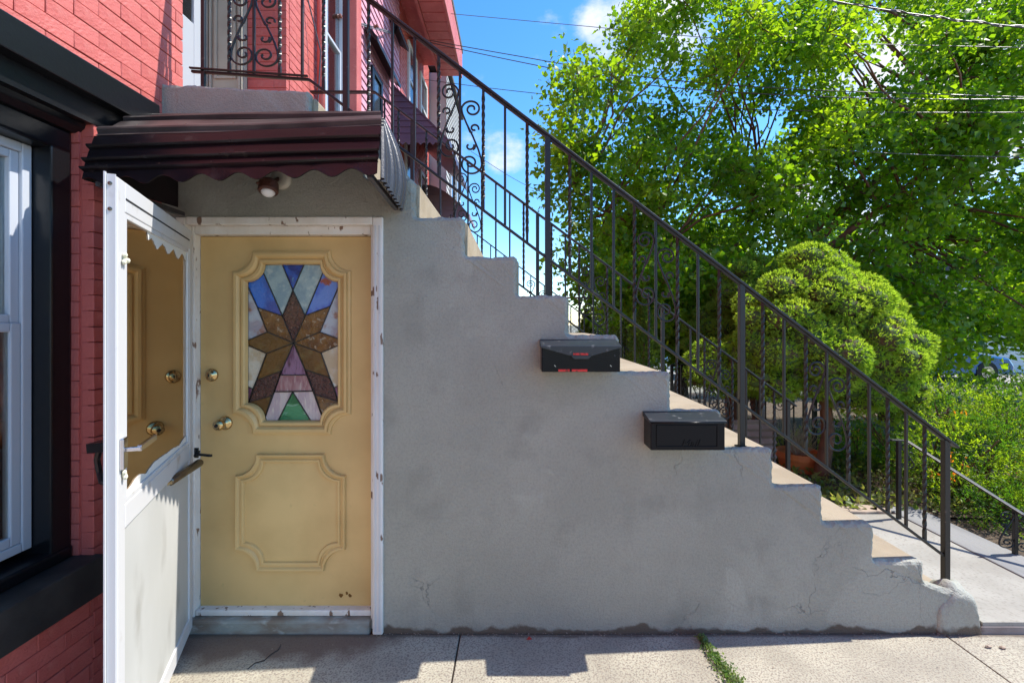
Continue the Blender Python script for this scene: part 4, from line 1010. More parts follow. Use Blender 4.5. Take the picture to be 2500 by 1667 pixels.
posts = [(px2x(497,Y1),2.74,.019),(px2x(845,Y1),2.475,.028),(px2x(1337,Y1),1.685,.028),(px2x(1810,Y1),.916,.028),(px2x(2308,Y1),.175,.028)]
nr_ = railing('stair_railing', 'black wrought iron railing with scrolls along the near edge of the stairs', Y1, tln, bl, [(px2x(p,Y1),k) for p,k in pat], posts, None, (.6,Y1,1.2))
def rail_bar(par, pts, w, h, name, mt=None):
    m = MB()
    pts = [Vector(p) for p in pts]
    for p, q in zip(pts, pts[1:]): m.bar(p, q, w, h)
    return m.build(name, mt or M['iron'], par, bevel=min(w,h)*.25)
xe = px2x(2334,Y1)
rail_bar(nr_, [(-1.78,Y1,tln(-1.5)),(tlx,Y1,tl(tlx)),(xe,Y1,tl(xe))], .040, .013, 'handrail')
rail_bar(nr_, [(-1.78,Y1,tln(-1.5)-.012),(tlx,Y1,tl(tlx)-.012),(px2x(2308,Y1),Y1,tl(px2x(2308,Y1))-.012)], .020, .014, 'handrail_channel')
rail_bar(nr_, [(px2x(468,Y1),Y1,bl(px2x(468,Y1))),(xk,Y1,bl(xk)),(px2x(2308,Y1),Y1,bl(px2x(2308,Y1)))], .016, .014, 'bottom_rail')
rail_bar(nr_, [(px2x(468,Y1)-.0,Y1-.016,bl(px2x(468,Y1))+.010),(xk,Y1-.016,bl(xk)+.010)], .012, .009, 'bottom_rail')
for (l, c, r) in ((560,620,683),(1071,1123,1180),(1549,1601,1654),(1967,2018,2071)):
    for (a_, b_, me) in ((l,c,SC_L),(c,r,SC_R)):
        xa, xb = px2x(a_,Y1)+.007, px2x(b_,Y1)-.007
        xm = (xa+xb)/2
        gap = tln(xm)-bl(xm); ztop = tln(xm)-(gap-.39)*.45 if l > 600 else bl(xm)+.44+(.0)
        link('scroll', me, (xa, Y1, ztop), nr_, ((xb-xa)/.1, 1, 1))
# far railing (same stairs, other edge)
Y2 = 1.22
tl2 = lin(XZ(1000,289,Y2+.0), XZ(1933,984,Y2+.0)); 
D2 = .0
bl2 = lambda X: tl2(X)-(.655)
x_end = XZ(1933,984,Y2)[0]-.03
pitch = .108; items2 = []; k = 0; x = x_end-pitch
kinds = 'tptptptp'; sc2 = []
base_items = []
while x > -1.1:
    k += 1
    base_items.append(x); x -= pitch
ps2 = []
for i, X in enumerate(base_items):
    j9 = (i+1) % 9
    if j9 == 0: ps2.append(X)
    else: items2.append((X, 't' if j9 in (1,4,6,8) else 'p'))
def zstep(X):
    for z, xr in steps:
        if X <= xr: return z-.012
    return .18
fr_ = railing('stair_railing', 'black wrought iron railing with scrolls along the far edge of the stairs', Y2, tl2, bl2, items2, [(X, zstep(X), .026) for X in ps2]+[(x_end,.178,.026)], None, (.6,Y2,1.2))
x2s = XZ(915,228,Y2)[0]
rail_bar(fr_, [(-1.6,Y2,tl2(x2s)),(x2s,Y2,tl2(x2s)),(x_end+.06,Y2,tl2(x_end+.06))], .036, .014, 'handrail')
rail_bar(fr_, [(x2s,Y2,bl2(x2s)),(x_end,Y2,bl2(x_end))], .016, .014, 'bottom_rail')
for i, X in enumerate(base_items):
    if (i+1) % 9 == 5:
        link('scroll', SC_R, (X+.006, Y2, tl2(X+.054)-.12), fr_, ((pitch-.013)/.1,1,1)); link('scroll', SC_L, (X-pitch+.006, Y2, tl2(X-.054)-.12), fr_, ((pitch-.013)/.1,1,1))
# next door's stair railing, farther back
Y3 = 3.1
tl3 = lin(XZ(1150,562,Y3), XZ(1480,812,Y3)); bl3 = lambda X: tl3(X)-.55
X3a, X3b = XZ(1100,0,Y3)[0], XZ(1640,0,Y3)[0]
n3 = railing('stair_railing', "thin black railing of the neighbour's stairs behind the far railing", Y3, tl3, bl3, [(X3a+i*.16, 'p') for i in range(int((X3b-X3a)/.16))], [(X3b,.05,.025)], None, (.7,Y3,1))
rail_bar(n3, [(X3a,Y3,tl3(X3a)),(X3b,Y3,tl3(X3b))], .03,.012,'handrail'); rail_bar(n3, [(X3a,Y3,bl3(X3a)),(X3b,Y3,bl3(X3b))], .016,.012,'bottom_rail')
for i in range(2):
    X = X3a+.9+i*.8; link('scroll', SC_L, (X, Y3, tl3(X)-.1), n3, (1.1,1,1)); link('scroll', SC_R, (X+.16, Y3, tl3(X+.16)-.1), n3, (1.1,1,1))
# garden fence behind the small trees
Yf = 2.75
gf = thing('garden_fence', 'low black iron fence with scrolls between the clipped spruces', 'fence', (2.4,Yf,0))
xf0, xf1 = XZ(1640,0,Yf)[0], XZ(1990,0,Yf)[0]; zf1, zf0 = at(0,890,Yf).z, at(0,1095,Yf).z
rail_bar(gf, [(xf0,Yf,zf1),(xf1,Yf,zf1)], .02,.014,'top_rail'); rail_bar(gf, [(xf0,Yf,zf0),(xf1,Yf,zf0)], .016,.012,'bottom_rail')
sm_ = square_mesh(zf1-zf0)
x = xf0; i = 0
while x < xf1: link('picket', sm_, (x,Yf,zf0), gf); x += .105; i += 1
for q in (1,4,8,11):
    link('scroll', SC_L, (xf0+q*.105+.004,Yf,zf1-.12), gf); link('scroll', SC_R, (xf0+(q+1)*.105,Yf,zf1-.12), gf)
MB().box(xf0-.015,xf0+.015,Yf-.015,Yf+.015,-.02,zf1).box(xf1-.015,xf1+.015,Yf-.015,Yf+.015,-.02,zf1).build('post', M['iron'], gf)
# low railing beside the walk, going down to the right
lr = thing('walk_railing', 'low black railing with one scroll beside the pale walk at right', 'railing', (2.95,1.2,.06))
pA = at(2172,1073,1.2); pB = at(2212,1075,1.2); pC = at(2500,1257,.62); pD = pC+(pC-pB)*.35
rail_bar(lr, [pA,pB], .04,.012,'handrail'); rail_bar(lr, [pB,pC,pD], .036,.012,'handrail')
b_ = at(2194,1264,1.2)
MB().box(b_.x-.013,b_.x+.013,1.187,1.213,.05,pA.z-.005).build('post', M['iron'], lr, bevel=.002)
pc = at(2478,1243,.66); MB().box(pc.x-.011,pc.x+.011,.649,.671,.055,pc.z).build('post', M['iron'], lr, bevel=.002)
link('scroll', SC_L, (pc.x-.105,.66,pc.z-.01), lr, (1,1,.62)); link('scroll', SC_R, (pc.x+.012,.66,pc.z-.035), lr, (1,1,.62))
link('scroll', SC_R, (b_.x+.02,1.2,pA.z-.03), lr, (1,1,.5))

# ================================================================ PLANTS
rng = np.random.default_rng(11)
def leaf_mesh(name, P, size, mat_, normal_bias=None, w=.42, jitter=.25, droop=.35, dirs=None):
    """P (n,3) leaf positions; each leaf is a folded five-point blade"""
    n = len(P); s = size*(1+jitter*rng.standard_normal(n)).clip(.45,1.8)
    d = rng.standard_normal((n,3)); d[:,2] -= droop*1.5
    if dirs is not None: d = d*.55+dirs*1.2
    d /= np.linalg.norm(d, axis=1)[:,None]
    up = rng.standard_normal((n,3))*.8; up[:,2] += .9
    a = np.cross(d, up); a /= (np.linalg.norm(a, axis=1)[:,None]+1e-9); nn = np.cross(a, d)
    S = s[:,None]
    V = np.stack([P, P+(a*w+d*.30+nn*.10)*S, P+d*S, P+(-a*w+d*.30+nn*.10)*S, P+(d*.42-nn*.02)*S], axis=1).reshape(-1,3)
    idx = np.arange(n)[:,None]*5
    Fc = np.concatenate([idx+np.array([[0,1,4]]), idx+np.array([[1,2,4]]), idx+np.array([[2,3,4]]), idx+np.array([[3,0,4]])], axis=1).reshape(-1,3)
    return V, Fc
def np_obj(name, V, Fc, mats, parent=None, loc=(0,0,0), mi=None, kind=None):
    off = wloc(parent) if parent is not None else Vector((0,0,0))
    V = V-np.array(off)[None,:]
    me = bpy.data.meshes.new(name); me.vertices.add(len(V)); me.vertices.foreach_set('co', V.astype(np.float32).ravel())
    me.loops.add(len(Fc)*3); me.loops.foreach_set('vertex_index', Fc.astype(np.int32).ravel())
    me.polygons.add(len(Fc)); me.polygons.foreach_set('loop_start', np.arange(0,len(Fc)*3,3,dtype=np.int32)); me.polygons.foreach_set('loop_total', np.full(len(Fc),3,dtype=np.int32))
    for m in (mats if isinstance(mats, list) else [mats]): me.materials.append(m)
    if mi is not None: me.polygons.foreach_set('material_index', mi.astype(np.int32))
    me.update(); me.validate()
    o = bpy.data.objects.new(name, me); C.objects.link(o)
    if parent is not None: o.parent = parent
    if kind: o['kind'] = kind
    return o
def branch(p0, p1, r0, r1, wob, n=9):
    p0, p1 = Vector(p0), Vector(p1); L = (p1-p0).length; pts = []
    sx_ = random.uniform(0,99)
    for i in range(n+1):
        f = i/n; k = math.sin(f*math.pi)
        pts.append(p0.lerp(p1, f)+Vector((mnoise.noise((f*2.5,sx_,0)), mnoise.noise((f*2.5,sx_,7)), .6*mnoise.noise((f*2.5,sx_,3))+.1*k))*wob*L*k**.5 if 0 < f < 1 else p0.lerp(p1, f))
    return pts, [r0+(r1-r0)*i/n for i in range(n+1)]

# --- the big broadleaf tree
def big_tree(name, label, base, crown_pts, size, nleaf, mat_, bark, trunk_h, seed, limbs=9, r0=.13):
    global rng
    random.seed(seed); rng = np.random.default_rng(seed)
    t = thing(name, label, 'tree', tuple(base))
    base = Vector(base); fork = base+Vector((.1,.1,trunk_h))
    tr = MB(); p, r = branch(base-Vector((0,0,.1)), fork, r0, r0*.8, .05); tr.tube(p, r, 10)
    big = sorted(crown_pts, key=lambda c: -c[3])[:limbs]
    allb = []
    for c in big:
        e = Vector(c[:3]); p, r = branch(fork, e, r0*.5, r0*.1, .10, 12); tr.tube(p, r, 7); allb.append(p)
    for c in crown_pts:
        e = Vector(c[:3])
        q = min((pt for b in allb for pt in b[3:]), key=lambda z: (z-e).length)
        p, r = branch(q, e, .022*r0/.13, .006, .12, 7); tr.tube(p, r, 5)
        for _ in range(4):
            dd = Vector((random.gauss(0,1),random.gauss(0,1),random.gauss(0,.7))).normalized()*c[3]*.9
            p, r = branch(e, e+dd, .008, .003, .1, 4); tr.tube(p, r, 4, cap=False)
    tr.build('trunk', bark, t, smooth=True)
    tot = sum(c[3]**2.2 for c in crown_pts); P = []
    for c in crown_pts:
        k = int(nleaf*c[3]**2.2/tot); d = rng.standard_normal((k,3)); d /= np.linalg.norm(d, axis=1)[:,None]
        rad = c[3]*(rng.random(k)**.45)[:,None]
        # twigs: leaves gather along short strings
        q = np.array(c[:3])+d*rad*np.array([1.12,1,.78])
        tw = rng.standard_normal((max(1,k//9),3)); 
        ids = rng.integers(0, max(1,k//9), k); 
        qs = np.array(c[:3])+ (tw/np.linalg.norm(tw,axis=1)[:,None]*c[3]*(rng.random(len(tw))**.4)[:,None])
        q2 = qs[ids]+rng.standard_normal((k,3))*np.array([.10,.10,.12])*1.1
        m_ = (rng.random(k) < .75)[:,None]; P.append(np.where(m_, q2, q))
    P = np.concatenate(P); V, Fc = leaf_mesh('crown', P, size, mat_)
    np_obj('crown', V, Fc, mat_, t)
    return t
random.seed(21)
cp = []
def clumps(poly_fn, n, y_rng, r_rng, xr, yr):
    out_ = []; tries = 0
    while len(out_) < n and tries < 6000:
        tries += 1
        px, py = random.uniform(*xr), random.uniform(*yr)
        if not poly_fn(px, py): continue
        y = random.uniform(*y_rng); p = at(px, py, y); r = random.uniform(*r_rng)
        if all((p-Vector(o[:3])).length > .37 for o in out_): out_.append((p.x,p.y,p.z,r))
    return out_
def left_edge(py):   # silhouette of the crown towards the sky, photo pixels
    pts = [(-500,1760),(0,1600),(60,1440),(110,1440),(200,1300),(330,1310),(430,1240),(560,1260),(640,1330),(760,1400),(850,1500)]
    for (a,xa),(b,xb) in zip(pts, pts[1:]):
        if a <= py <= b: return xa+(xb-xa)*(py-a)/(b-a)
    return 1600
def env(px, py):
    if px < left_edge(py)+75: return False
    if px < 1800 and py > 760: return False
    if px > 1800 and py > 960: return False
    for (hx, hy, hr) in ((2150,895,42),(2410,915,62),(1958,490,38),(2055,585,55),(2235,150,34),(2390,230,34),(2270,405,26),(1700,260,28),(2130,90,34),(2480,330,40)):
        if (px-hx)**2+(py-hy)**2 < (hr+16)**2: return False
    return True
cp = clumps(env, 225, (3.0,5.6), (.26,.50), (1260,2760), (-170,900))
big_tree('broadleaf_tree', 'tall broadleaf tree with bright heart shaped leaves filling the sky at right', (at(1790,0,4.4).x,4.4,-.05), cp, .072, 118000, M['leaf'], M['bark'], 1.5, 5, 12)
# hanging branches on the left edge of the crown
# --- darker tree farther back with a thick trunk, at the street
def env2(px, py): return 1900 < px < 2900 and 540 < py < 790
cp2 = clumps(env2, 40, (7.6,9.2), (.5,.9), (1950,2900), (480,850))
big_tree('street_tree', 'dark thick trunked street tree at the far right behind the shrubs', (at(2215,0,8.3).x,8.3,-.25), cp2, .095, 24000, M['leaf'], M['bark2'], 1.75, 9, 7, .30)
def env3(px, py): return True
cp3 = clumps(env3, 46, (6.2,7.6), (.4,.7), (1500,1800), (580,870))
big_tree('background_tree', 'dense dark green tree behind the railing, left of the clipped spruces', (at(1660,0,6.9).x,6.9,-.2), cp3, .10, 26000, M['leaf2'], M['bark2'], .9, 12, 7, .16)

# --- clipped spruces (cloud shaped)
def spruce(name, label, c, lobes, ntuft, mats, trunk, seed, core=.86, tl_=.028):
    rngl = np.random.default_rng(seed); t = thing(name, label, 'tree', (trunk[0][0], trunk[0][1], trunk[0][2]))
    m = MB(); m.tube(trunk, [.072-.028*i/(len(trunk)-1) for i in range(len(trunk))], 12)
    for (lx,ly,lz,rx,rz) in lobes:
        p, r = branch(trunk[-1], (lx,ly,lz-rz*.4), .022, .008, .12, 6); m.tube(p, r, 6)
    m.build('trunk', M['bark'], t, smooth=True)
    Vs, Fs, Ms, off = [], [], [], 0
    puffs = []
    for (lx,ly,lz,rx,rz) in lobes:
        for _ in range(int(9+rx*34)):
            d = Vector(rngl.standard_normal(3)); d.normalize()
            if d.y > .5: d.y *= -1
            pr_ = rx*rngl.uniform(.20,.44); puffs.append((lx+d.x*rx*.92, ly+d.y*rx*.88, lz+d.z*rz*.92, pr_, pr_*.75))
    lobes = [(a,b,c_,d_*.82,e_*.82) for a,b,c_,d_,e_ in lobes]+puffs
    area = sum(l[3]*l[4] for l in lobes)
    for li, (lx,ly,lz,rx,rz) in enumerate(lobes):
        k = int(ntuft*rx*rz/area); d = rngl.standard_normal((k,3)); d /= np.linalg.norm(d,axis=1)[:,None]
        nzv = np.array([mnoise.noise((x*3.2+li*9,y*3.2,z*3.2))*.16+mnoise.noise((x*9+li,y*9,z*9))*.07 for x,y,z in d])
        rad = (1+nzv-.06*rngl.random(k)**2)[:,None]
        P = np.array([lx,ly,lz])+d*rad*np.array([rx,rx*.95,rz])
        keep = np.ones(k, bool)
        for lj, (ax,ay,az,ar,azr) in enumerate(lobes):
            if lj != li:
                q = (P-np.array([ax,ay,az]))/np.array([ar,ar*.95,azr]); keep &= (q**2).sum(1) > .72
        P, dd = P[keep], d[keep]; n = len(P)
        for rep in range(4):
            dr = dd*1.1+rngl.standard_normal((n,3))*.55; dr[:,2] += .25; dr /= np.linalg.norm(dr,axis=1)[:,None]
            a = np.cross(dr, rngl.standard_normal((n,3))); a /= np.linalg.norm(a,axis=1)[:,None]
            L = tl_*(.6+.8*rngl.random(n))[:,None]
            V = np.stack([P-a*L*.17, P+a*L*.17, P+dr*L], axis=1).reshape(-1,3)
            Fc = (np.arange(n)*3)[:,None]+np.array([[0,1,2]])+off
            Vs.append(V); Fs.append(Fc); Ms.append(np.zeros(n)); off += len(V)
        # inner twig core
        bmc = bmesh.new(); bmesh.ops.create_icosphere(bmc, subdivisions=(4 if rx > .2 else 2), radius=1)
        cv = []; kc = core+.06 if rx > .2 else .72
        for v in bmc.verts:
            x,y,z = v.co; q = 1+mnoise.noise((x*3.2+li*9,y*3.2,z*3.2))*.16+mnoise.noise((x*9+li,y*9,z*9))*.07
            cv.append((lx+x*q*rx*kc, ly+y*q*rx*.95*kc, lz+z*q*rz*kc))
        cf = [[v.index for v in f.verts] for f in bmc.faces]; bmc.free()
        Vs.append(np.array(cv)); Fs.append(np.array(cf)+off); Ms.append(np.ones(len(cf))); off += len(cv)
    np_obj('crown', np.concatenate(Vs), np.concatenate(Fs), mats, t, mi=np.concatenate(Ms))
    return t
def lob(px, py, y, rpx, rzpx): p = at(px, py, y); k = (y-CAMY)/F; return (p.x,p.y,p.z,rpx*k,rzpx*k)
ys = 2.15
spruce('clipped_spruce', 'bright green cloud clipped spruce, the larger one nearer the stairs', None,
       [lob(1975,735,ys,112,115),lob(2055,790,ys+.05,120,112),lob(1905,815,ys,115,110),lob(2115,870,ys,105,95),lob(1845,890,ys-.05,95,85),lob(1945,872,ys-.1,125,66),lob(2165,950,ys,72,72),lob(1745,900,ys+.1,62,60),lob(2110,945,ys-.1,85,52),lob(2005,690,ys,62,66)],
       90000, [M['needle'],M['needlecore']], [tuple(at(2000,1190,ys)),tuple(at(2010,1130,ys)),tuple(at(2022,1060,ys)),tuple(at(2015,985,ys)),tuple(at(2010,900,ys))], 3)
ys = 2.95
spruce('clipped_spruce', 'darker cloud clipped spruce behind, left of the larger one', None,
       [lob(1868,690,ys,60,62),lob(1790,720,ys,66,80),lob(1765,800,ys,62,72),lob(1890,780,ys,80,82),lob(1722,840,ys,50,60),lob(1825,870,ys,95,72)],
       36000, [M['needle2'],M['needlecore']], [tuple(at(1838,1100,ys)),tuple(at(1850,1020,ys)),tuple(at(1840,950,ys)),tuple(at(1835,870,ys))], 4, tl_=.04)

# --- yew shrubs at the right
def shrub(name, label, blobs, n, size, mat_, seed, w=.16, drp=-.6, core=True, cat='shrub', grp=None, base=None):
    global rng
    rng = np.random.default_rng(seed); t = thing(name, label, cat, base or (blobs[0][0],blobs[0][1],0), grp)
    area = sum(b[3]*b[4] for b in blobs); P = []; D = []
    for (x,y,z,rx,rz) in blobs:
        k = int(n*rx*rz/area); d = rng.standard_normal((k,3)); d /= np.linalg.norm(d,axis=1)[:,None]
        P.append(np.array([x,y,z])+d*(.55+.5*rng.random(k)**.6)[:,None]*np.array([rx,rx,rz])); D.append(d)
    P = np.concatenate(P); D = np.concatenate(D)
    # sprays: leaves in rows along shoots
    k = len(P)//7; sid = rng.integers(0,len(P),k); sp = P[sid]; sdn = D[sid]+rng.standard_normal((k,3))*.45; sdn[:,2] += .3; sdn /= np.linalg.norm(sdn,axis=1)[:,None]
    f = rng.random((k,7)); Q = (sp[:,None,:]+sdn[:,None,:]*f[:,:,None]*size*3.2).reshape(-1,3); DD = np.repeat(sdn,7,axis=0)
    V, Fc = leaf_mesh('foliage', Q, size, mat_, w=w, dirs=DD, droop=0)
    np_obj('foliage', V, Fc, mat_, t)
    m = MB()
    for (x,y,z,rx,rz) in blobs:
        b0 = Vector((x*.6+t.location.x*.4,y*.6+t.location.y*.4,max(0,t.location.z)))
        for q in range(5):
            p, r = branch(b0, (x+random.uniform(-.6,.6)*rx,y+random.uniform(-.6,.6)*rx,z+random.uniform(-.2,.6)*rz), .012, .004, .15, 6); m.tube(p, r, 5)
    m.build('stems', M['bark'], t, smooth=True)
    return t
random.seed(5)
ysh = 1.75
shrub('yew_shrub', 'spreading yew shrub with yellow green tips and orange dead twigs beside the walk', [lob(2290,1010,2.0,95,80),lob(2400,1030,2.0,110,85),lob(2340,1110,1.6,120,90),lob(2470,1100,1.7,120,110),lob(2560,1040,1.7,130,110),lob(2440,1180,1.45,95,60),lob(2260,1120,1.9,70,60),lob(2620,1160,1.6,120,110),lob(2150,1060,2.5,75,70),lob(2380,1215,1.35,80,55),lob(2500,1255,1.1,90,60),lob(2600,1260,1.1,90,70)], 50000, .026, M['yew'], 2)
shrub('yew_shrub', 'dark low yew shrub behind the bottom of the stairs, under the larger spruce', [lob(2130,1130,2.7,85,75),lob(2070,1090,2.9,70,70),lob(2210,1150,2.4,65,65),lob(2100,1180,2.45,60,40)], 15000, .028, M['yew'], 6)
shrub('hedge_shrub', 'sunlit leafy shrub behind the yew at the far right edge', [lob(2300,965,4.2,95,56),lob(2420,985,4.0,110,60),lob(2540,970,4.2,110,62),lob(2215,965,4.5,60,52)], 14000, .032, M['yew'], 8, w=.3)
# young conifers seen between the balusters
def cone_tree(name, label, px, pyt, pyb, y, wpx, n, mt, seed, size=.024):
    global rng
    rng = np.random.default_rng(seed); b = at(px,pyb,y); h = (pyb-pyt)*(y-CAMY)/F; w_ = wpx*(y-CAMY)/F/2
    t = thing(name, label, 'tree', tuple(b)); MB().tube([b-Vector((0,0,.1)), b+Vector((0,0,h*.9))], [.02,.005], 7).build('trunk', M['bark'], t)
    f = rng.random(n)**.8; a = rng.random(n)*2*math.pi; rr_ = (1-f)**.75*w_*(.35+.75*rng.random(n))*(1+.25*np.sin(a*5+f*20))
    P = np.stack([b.x+np.cos(a)*rr_, b.y+np.sin(a)*rr_, b.z+f*h], axis=1); D = np.stack([np.cos(a),np.sin(a),np.full(n,1.1)], axis=1); D /= np.linalg.norm(D,axis=1)[:,None]
    V, Fc = leaf_mesh('foliage', P, size, mt, w=.22, dirs=D, droop=0); np_obj('crown', V, Fc, mt, t)
cone_tree('young_conifer', 'slim light green arborvitae showing between the balusters above the upper mailbox', 1572, 735, 960, 2.6, 105, 9000, M['thuja'], 31)
cone_tree('young_conifer', 'small yellow green conifer farther left behind the chain link fence corner', 1432, 757, 870, 5.0, 62, 3500, M['thuja'], 32, .04)
# ground cover
rng = np.random.default_rng(77)
n = 6500; gx = rng.uniform(1.2,4.6,n); gy = 1.33+rng.random(n)**1.3*2.6
P = np.stack([gx,gy,.03+rng.random(n)*.09],axis=1); V, Fc = leaf_mesh('g', P, .045, None, w=.33, droop=-.3)
tag(np_obj('ground_cover', V, Fc, M['ivy']), kind='stuff')
n = 1200; wy = rng.uniform(-.42,-.03,n); wd = .013+.030*np.clip((-wy)*3,0,1)
P = np.stack([.925+rng.standard_normal(n)*wd*.55+(-wy-.2)*.12, wy, .002+rng.random(n)*.018],axis=1); D = rng.standard_normal((n,3)); D[:,2] = abs(D[:,2])+.6; D /= np.linalg.norm(D,axis=1)[:,None]
V, Fc = leaf_mesh('w', P, .0105, None, w=.42, dirs=D, droop=0); tag(np_obj('weeds', V, Fc, M['weed']), kind='stuff')

# ================================================================ GARDEN OBJECTS
yp = 2.45
pt = thing('flower_pot', 'orange terracotta pot holding a dry grey plant behind the stairs', 'pot', tuple(at(1950,1165,yp)))
c0 = at(1950,1166,yp); s_ = (yp-CAMY)/F
m = MB(); m.lathe(c0, (0,0,1), [(30*s_,0),(36*s_,4*s_),(46*s_,50*s_),(49*s_,51*s_),(50*s_,66*s_),(46*s_,66*s_),(44*s_,58*s_),(0,57*s_)], 28); m.build('pot', M['terracotta'], pt, smooth=False)
m = MB(); random.seed(8)
for q in range(70):
    a = random.uniform(0,6.28); r_ = random.uniform(.0,.13); p0 = c0+Vector((math.cos(a)*r_*.5, math.sin(a)*r_*.5, 57*s_)); p1 = p0+Vector((math.cos(a)*r_*1.3, math.sin(a)*r_*1.3, random.uniform(.15,.42)))
    p, r = branch(p0, p1, .003, .0015, .2, 5); m.tube(p, r, 4)
m.build('dry_stems', M['dryplant'], pt)
bx = thing('hanging_basket', 'small wicker cone basket hanging under the darker spruce', 'basket', tuple(at(1830,905,2.9)))
c0 = at(1830,975,2.9); s_ = (2.9-CAMY)/F
m = MB(); pf = []
for i in range(15): pf += [((8+24*(i/14)**.7+(1 if i % 2 else 0))*s_, i*4.5*s_)]
pf += [(28*s_,63*s_),(0,60*s_)]; m.lathe(c0, (0,0,1), [(0,-1*s_)]+pf, 20); m.build('basket', M['wicker'], bx)
MB().tube([c0+Vector((0,0,62*s_)), c0+Vector((0,0,62*s_+.22))], .003, 5).build('hanger', M['dryplant'], bx)
te = thing('corrugated_edging', 'rusty corrugated metal bed edging behind the stairs', 'edging', tuple(at(1840,1060,2.4)))
m = MB(); nn = 60; vs = []
for i in range(nn):
    f = i/(nn-1); p = at(1785+110*f, 1075, 2.35-.15*f)
    for z in range(33): vs.append((p.x, p.y+.018*math.sin(z*1.57), p.z+.21+(z-32)*.018))
m.add(vs, [(i*33+k,(i+1)*33+k,(i+1)*33+k+1,i*33+k+1) for i in range(nn-1) for k in range(32)]); m.add([(v[0],v[1]+.004,v[2]) for v in vs], [(i*33+k,i*33+k+1,(i+1)*33+k+1,(i+1)*33+k) for i in range(nn-1) for k in range(32)])
m.build('edging_sheet', M['tin'], te)
# flagstones in the bed
for (px, py, y, w_, lb) in ((2095,1232,1.36,.16,'flat brown flagstone beside the ground cover behind the lower steps'),(2150,1262,1.33,.09,'small brick coloured stone at the corner of the walk')):
    c0 = at(px,py,y); m = MB(); pts = [(c0.x+w_*math.cos(a)*random.uniform(.8,1.1), c0.y+w_*.55*math.sin(a)*random.uniform(.8,1.1)) for a in [i*.785 for i in range(8)]]
    m.prism(pts, .03, .075, axis='z'); tag(m.build('garden_stone', M['pebble'], bevel=.01), lb, 'stone')
for (px, py, lb) in ((2408,1576,'larger tan pebble on the sidewalk by the kerb at right'),(2443,1578,'smaller tan pebble on the sidewalk, nearer the right edge')):
    y = CAMY+EYE*F/(py-VY); c0 = at(px,py,y); bmp = bmesh.new(); bmesh.ops.create_icosphere(bmp, subdivisions=2, radius=1)
    for v in bmp.verts: v.co = Vector((v.co.x*.016,v.co.y*.009,v.co.z*.006+.005))*(1+.3*mnoise.noise(v.co*2+Vector((px,0,0))))
    me = bpy.data.meshes.new('pebble'); bmp.to_mesh(me); bmp.free(); me.materials.append(M['pebble']); o = bpy.data.objects.new('pebble', me); C.objects.link(o); o.location = (c0.x,y-.01,0); tag(o, lb, 'pebble')
c0 = at(1292,1562,-.045); m = MB(); m.add([(c0.x-.015,-.05,.004),(c0.x,-.058,.008),(c0.x+.016,-.05,.005),(c0.x,-.038,.012)], [(0,1,3),(1,2,3)])
tag(m.build('fallen_leaf', M['redleaf']), 'small red fallen leaf at the foot of the grey wall', 'leaf')

rng = np.random.default_rng(5); n = 420
gx = rng.uniform(-.7,2.35,n); gy = -.006-.05*rng.random(n)**2.2; P = np.stack([gx,gy,np.full(n,.001)],axis=1)
more = np.stack([rng.uniform(-1.7,2.6,90), rng.uniform(-.42,-.03,90), np.full(90,.001)],axis=1); P = np.concatenate([P,more])
V, Fc = leaf_mesh('grit', P, .007, None, w=.45, droop=0); V[:,2] = abs(V[:,2]-.001)*.5+.002
tag(np_obj('grit', V, Fc, M['pebble']), kind='stuff')
for (px, py, lb) in ((1047,783,'small round nail head on the grey wall, left one'),): pass

# chain link fence
cf = thing('chain_link_fence', 'chain link fence showing past the steps above the upper mailbox', 'fence', tuple(at(1420,800,6.0)))
m = MB(); pa, pb = at(1340,727,6.0), at(1560,727,6.0); zb_ = at(0,880,6.0).z
m.tube([pa,pb], .02, 8); m.tube([(pa.x,6,zb_),pa], .025, 8); m.tube([(pb.x,6,zb_),pb], .025, 8); m.build('fence_frame', M['tin'], cf)
m = MB(); x = pa.x; H_ = pa.z-zb_
while x < pb.x+H_:
    for sgn in (1,-1):
        xa, xb = (x, x-H_) if sgn == 1 else (x-H_, x)
        # clip to frame
        za, zc = zb_, pa.z
        if min(xa,xb) < pa.x or max(xa,xb) > pb.x:
            lo2, hi2 = max(min(xa,xb),pa.x), min(max(xa,xb),pb.x)
            if hi2 <= lo2: continue
            fz = lambda X: za+(zc-za)*(X-xa)/(xb-xa); m.bar((lo2,6,fz(lo2)),(hi2,6,fz(hi2)),.004,.004)
        else: m.bar((xa,6,za),(xb,6,zc),.004,.004)
    x += .075
tag(m.build('wire_mesh', M['tin'], cf), kind='stuff')

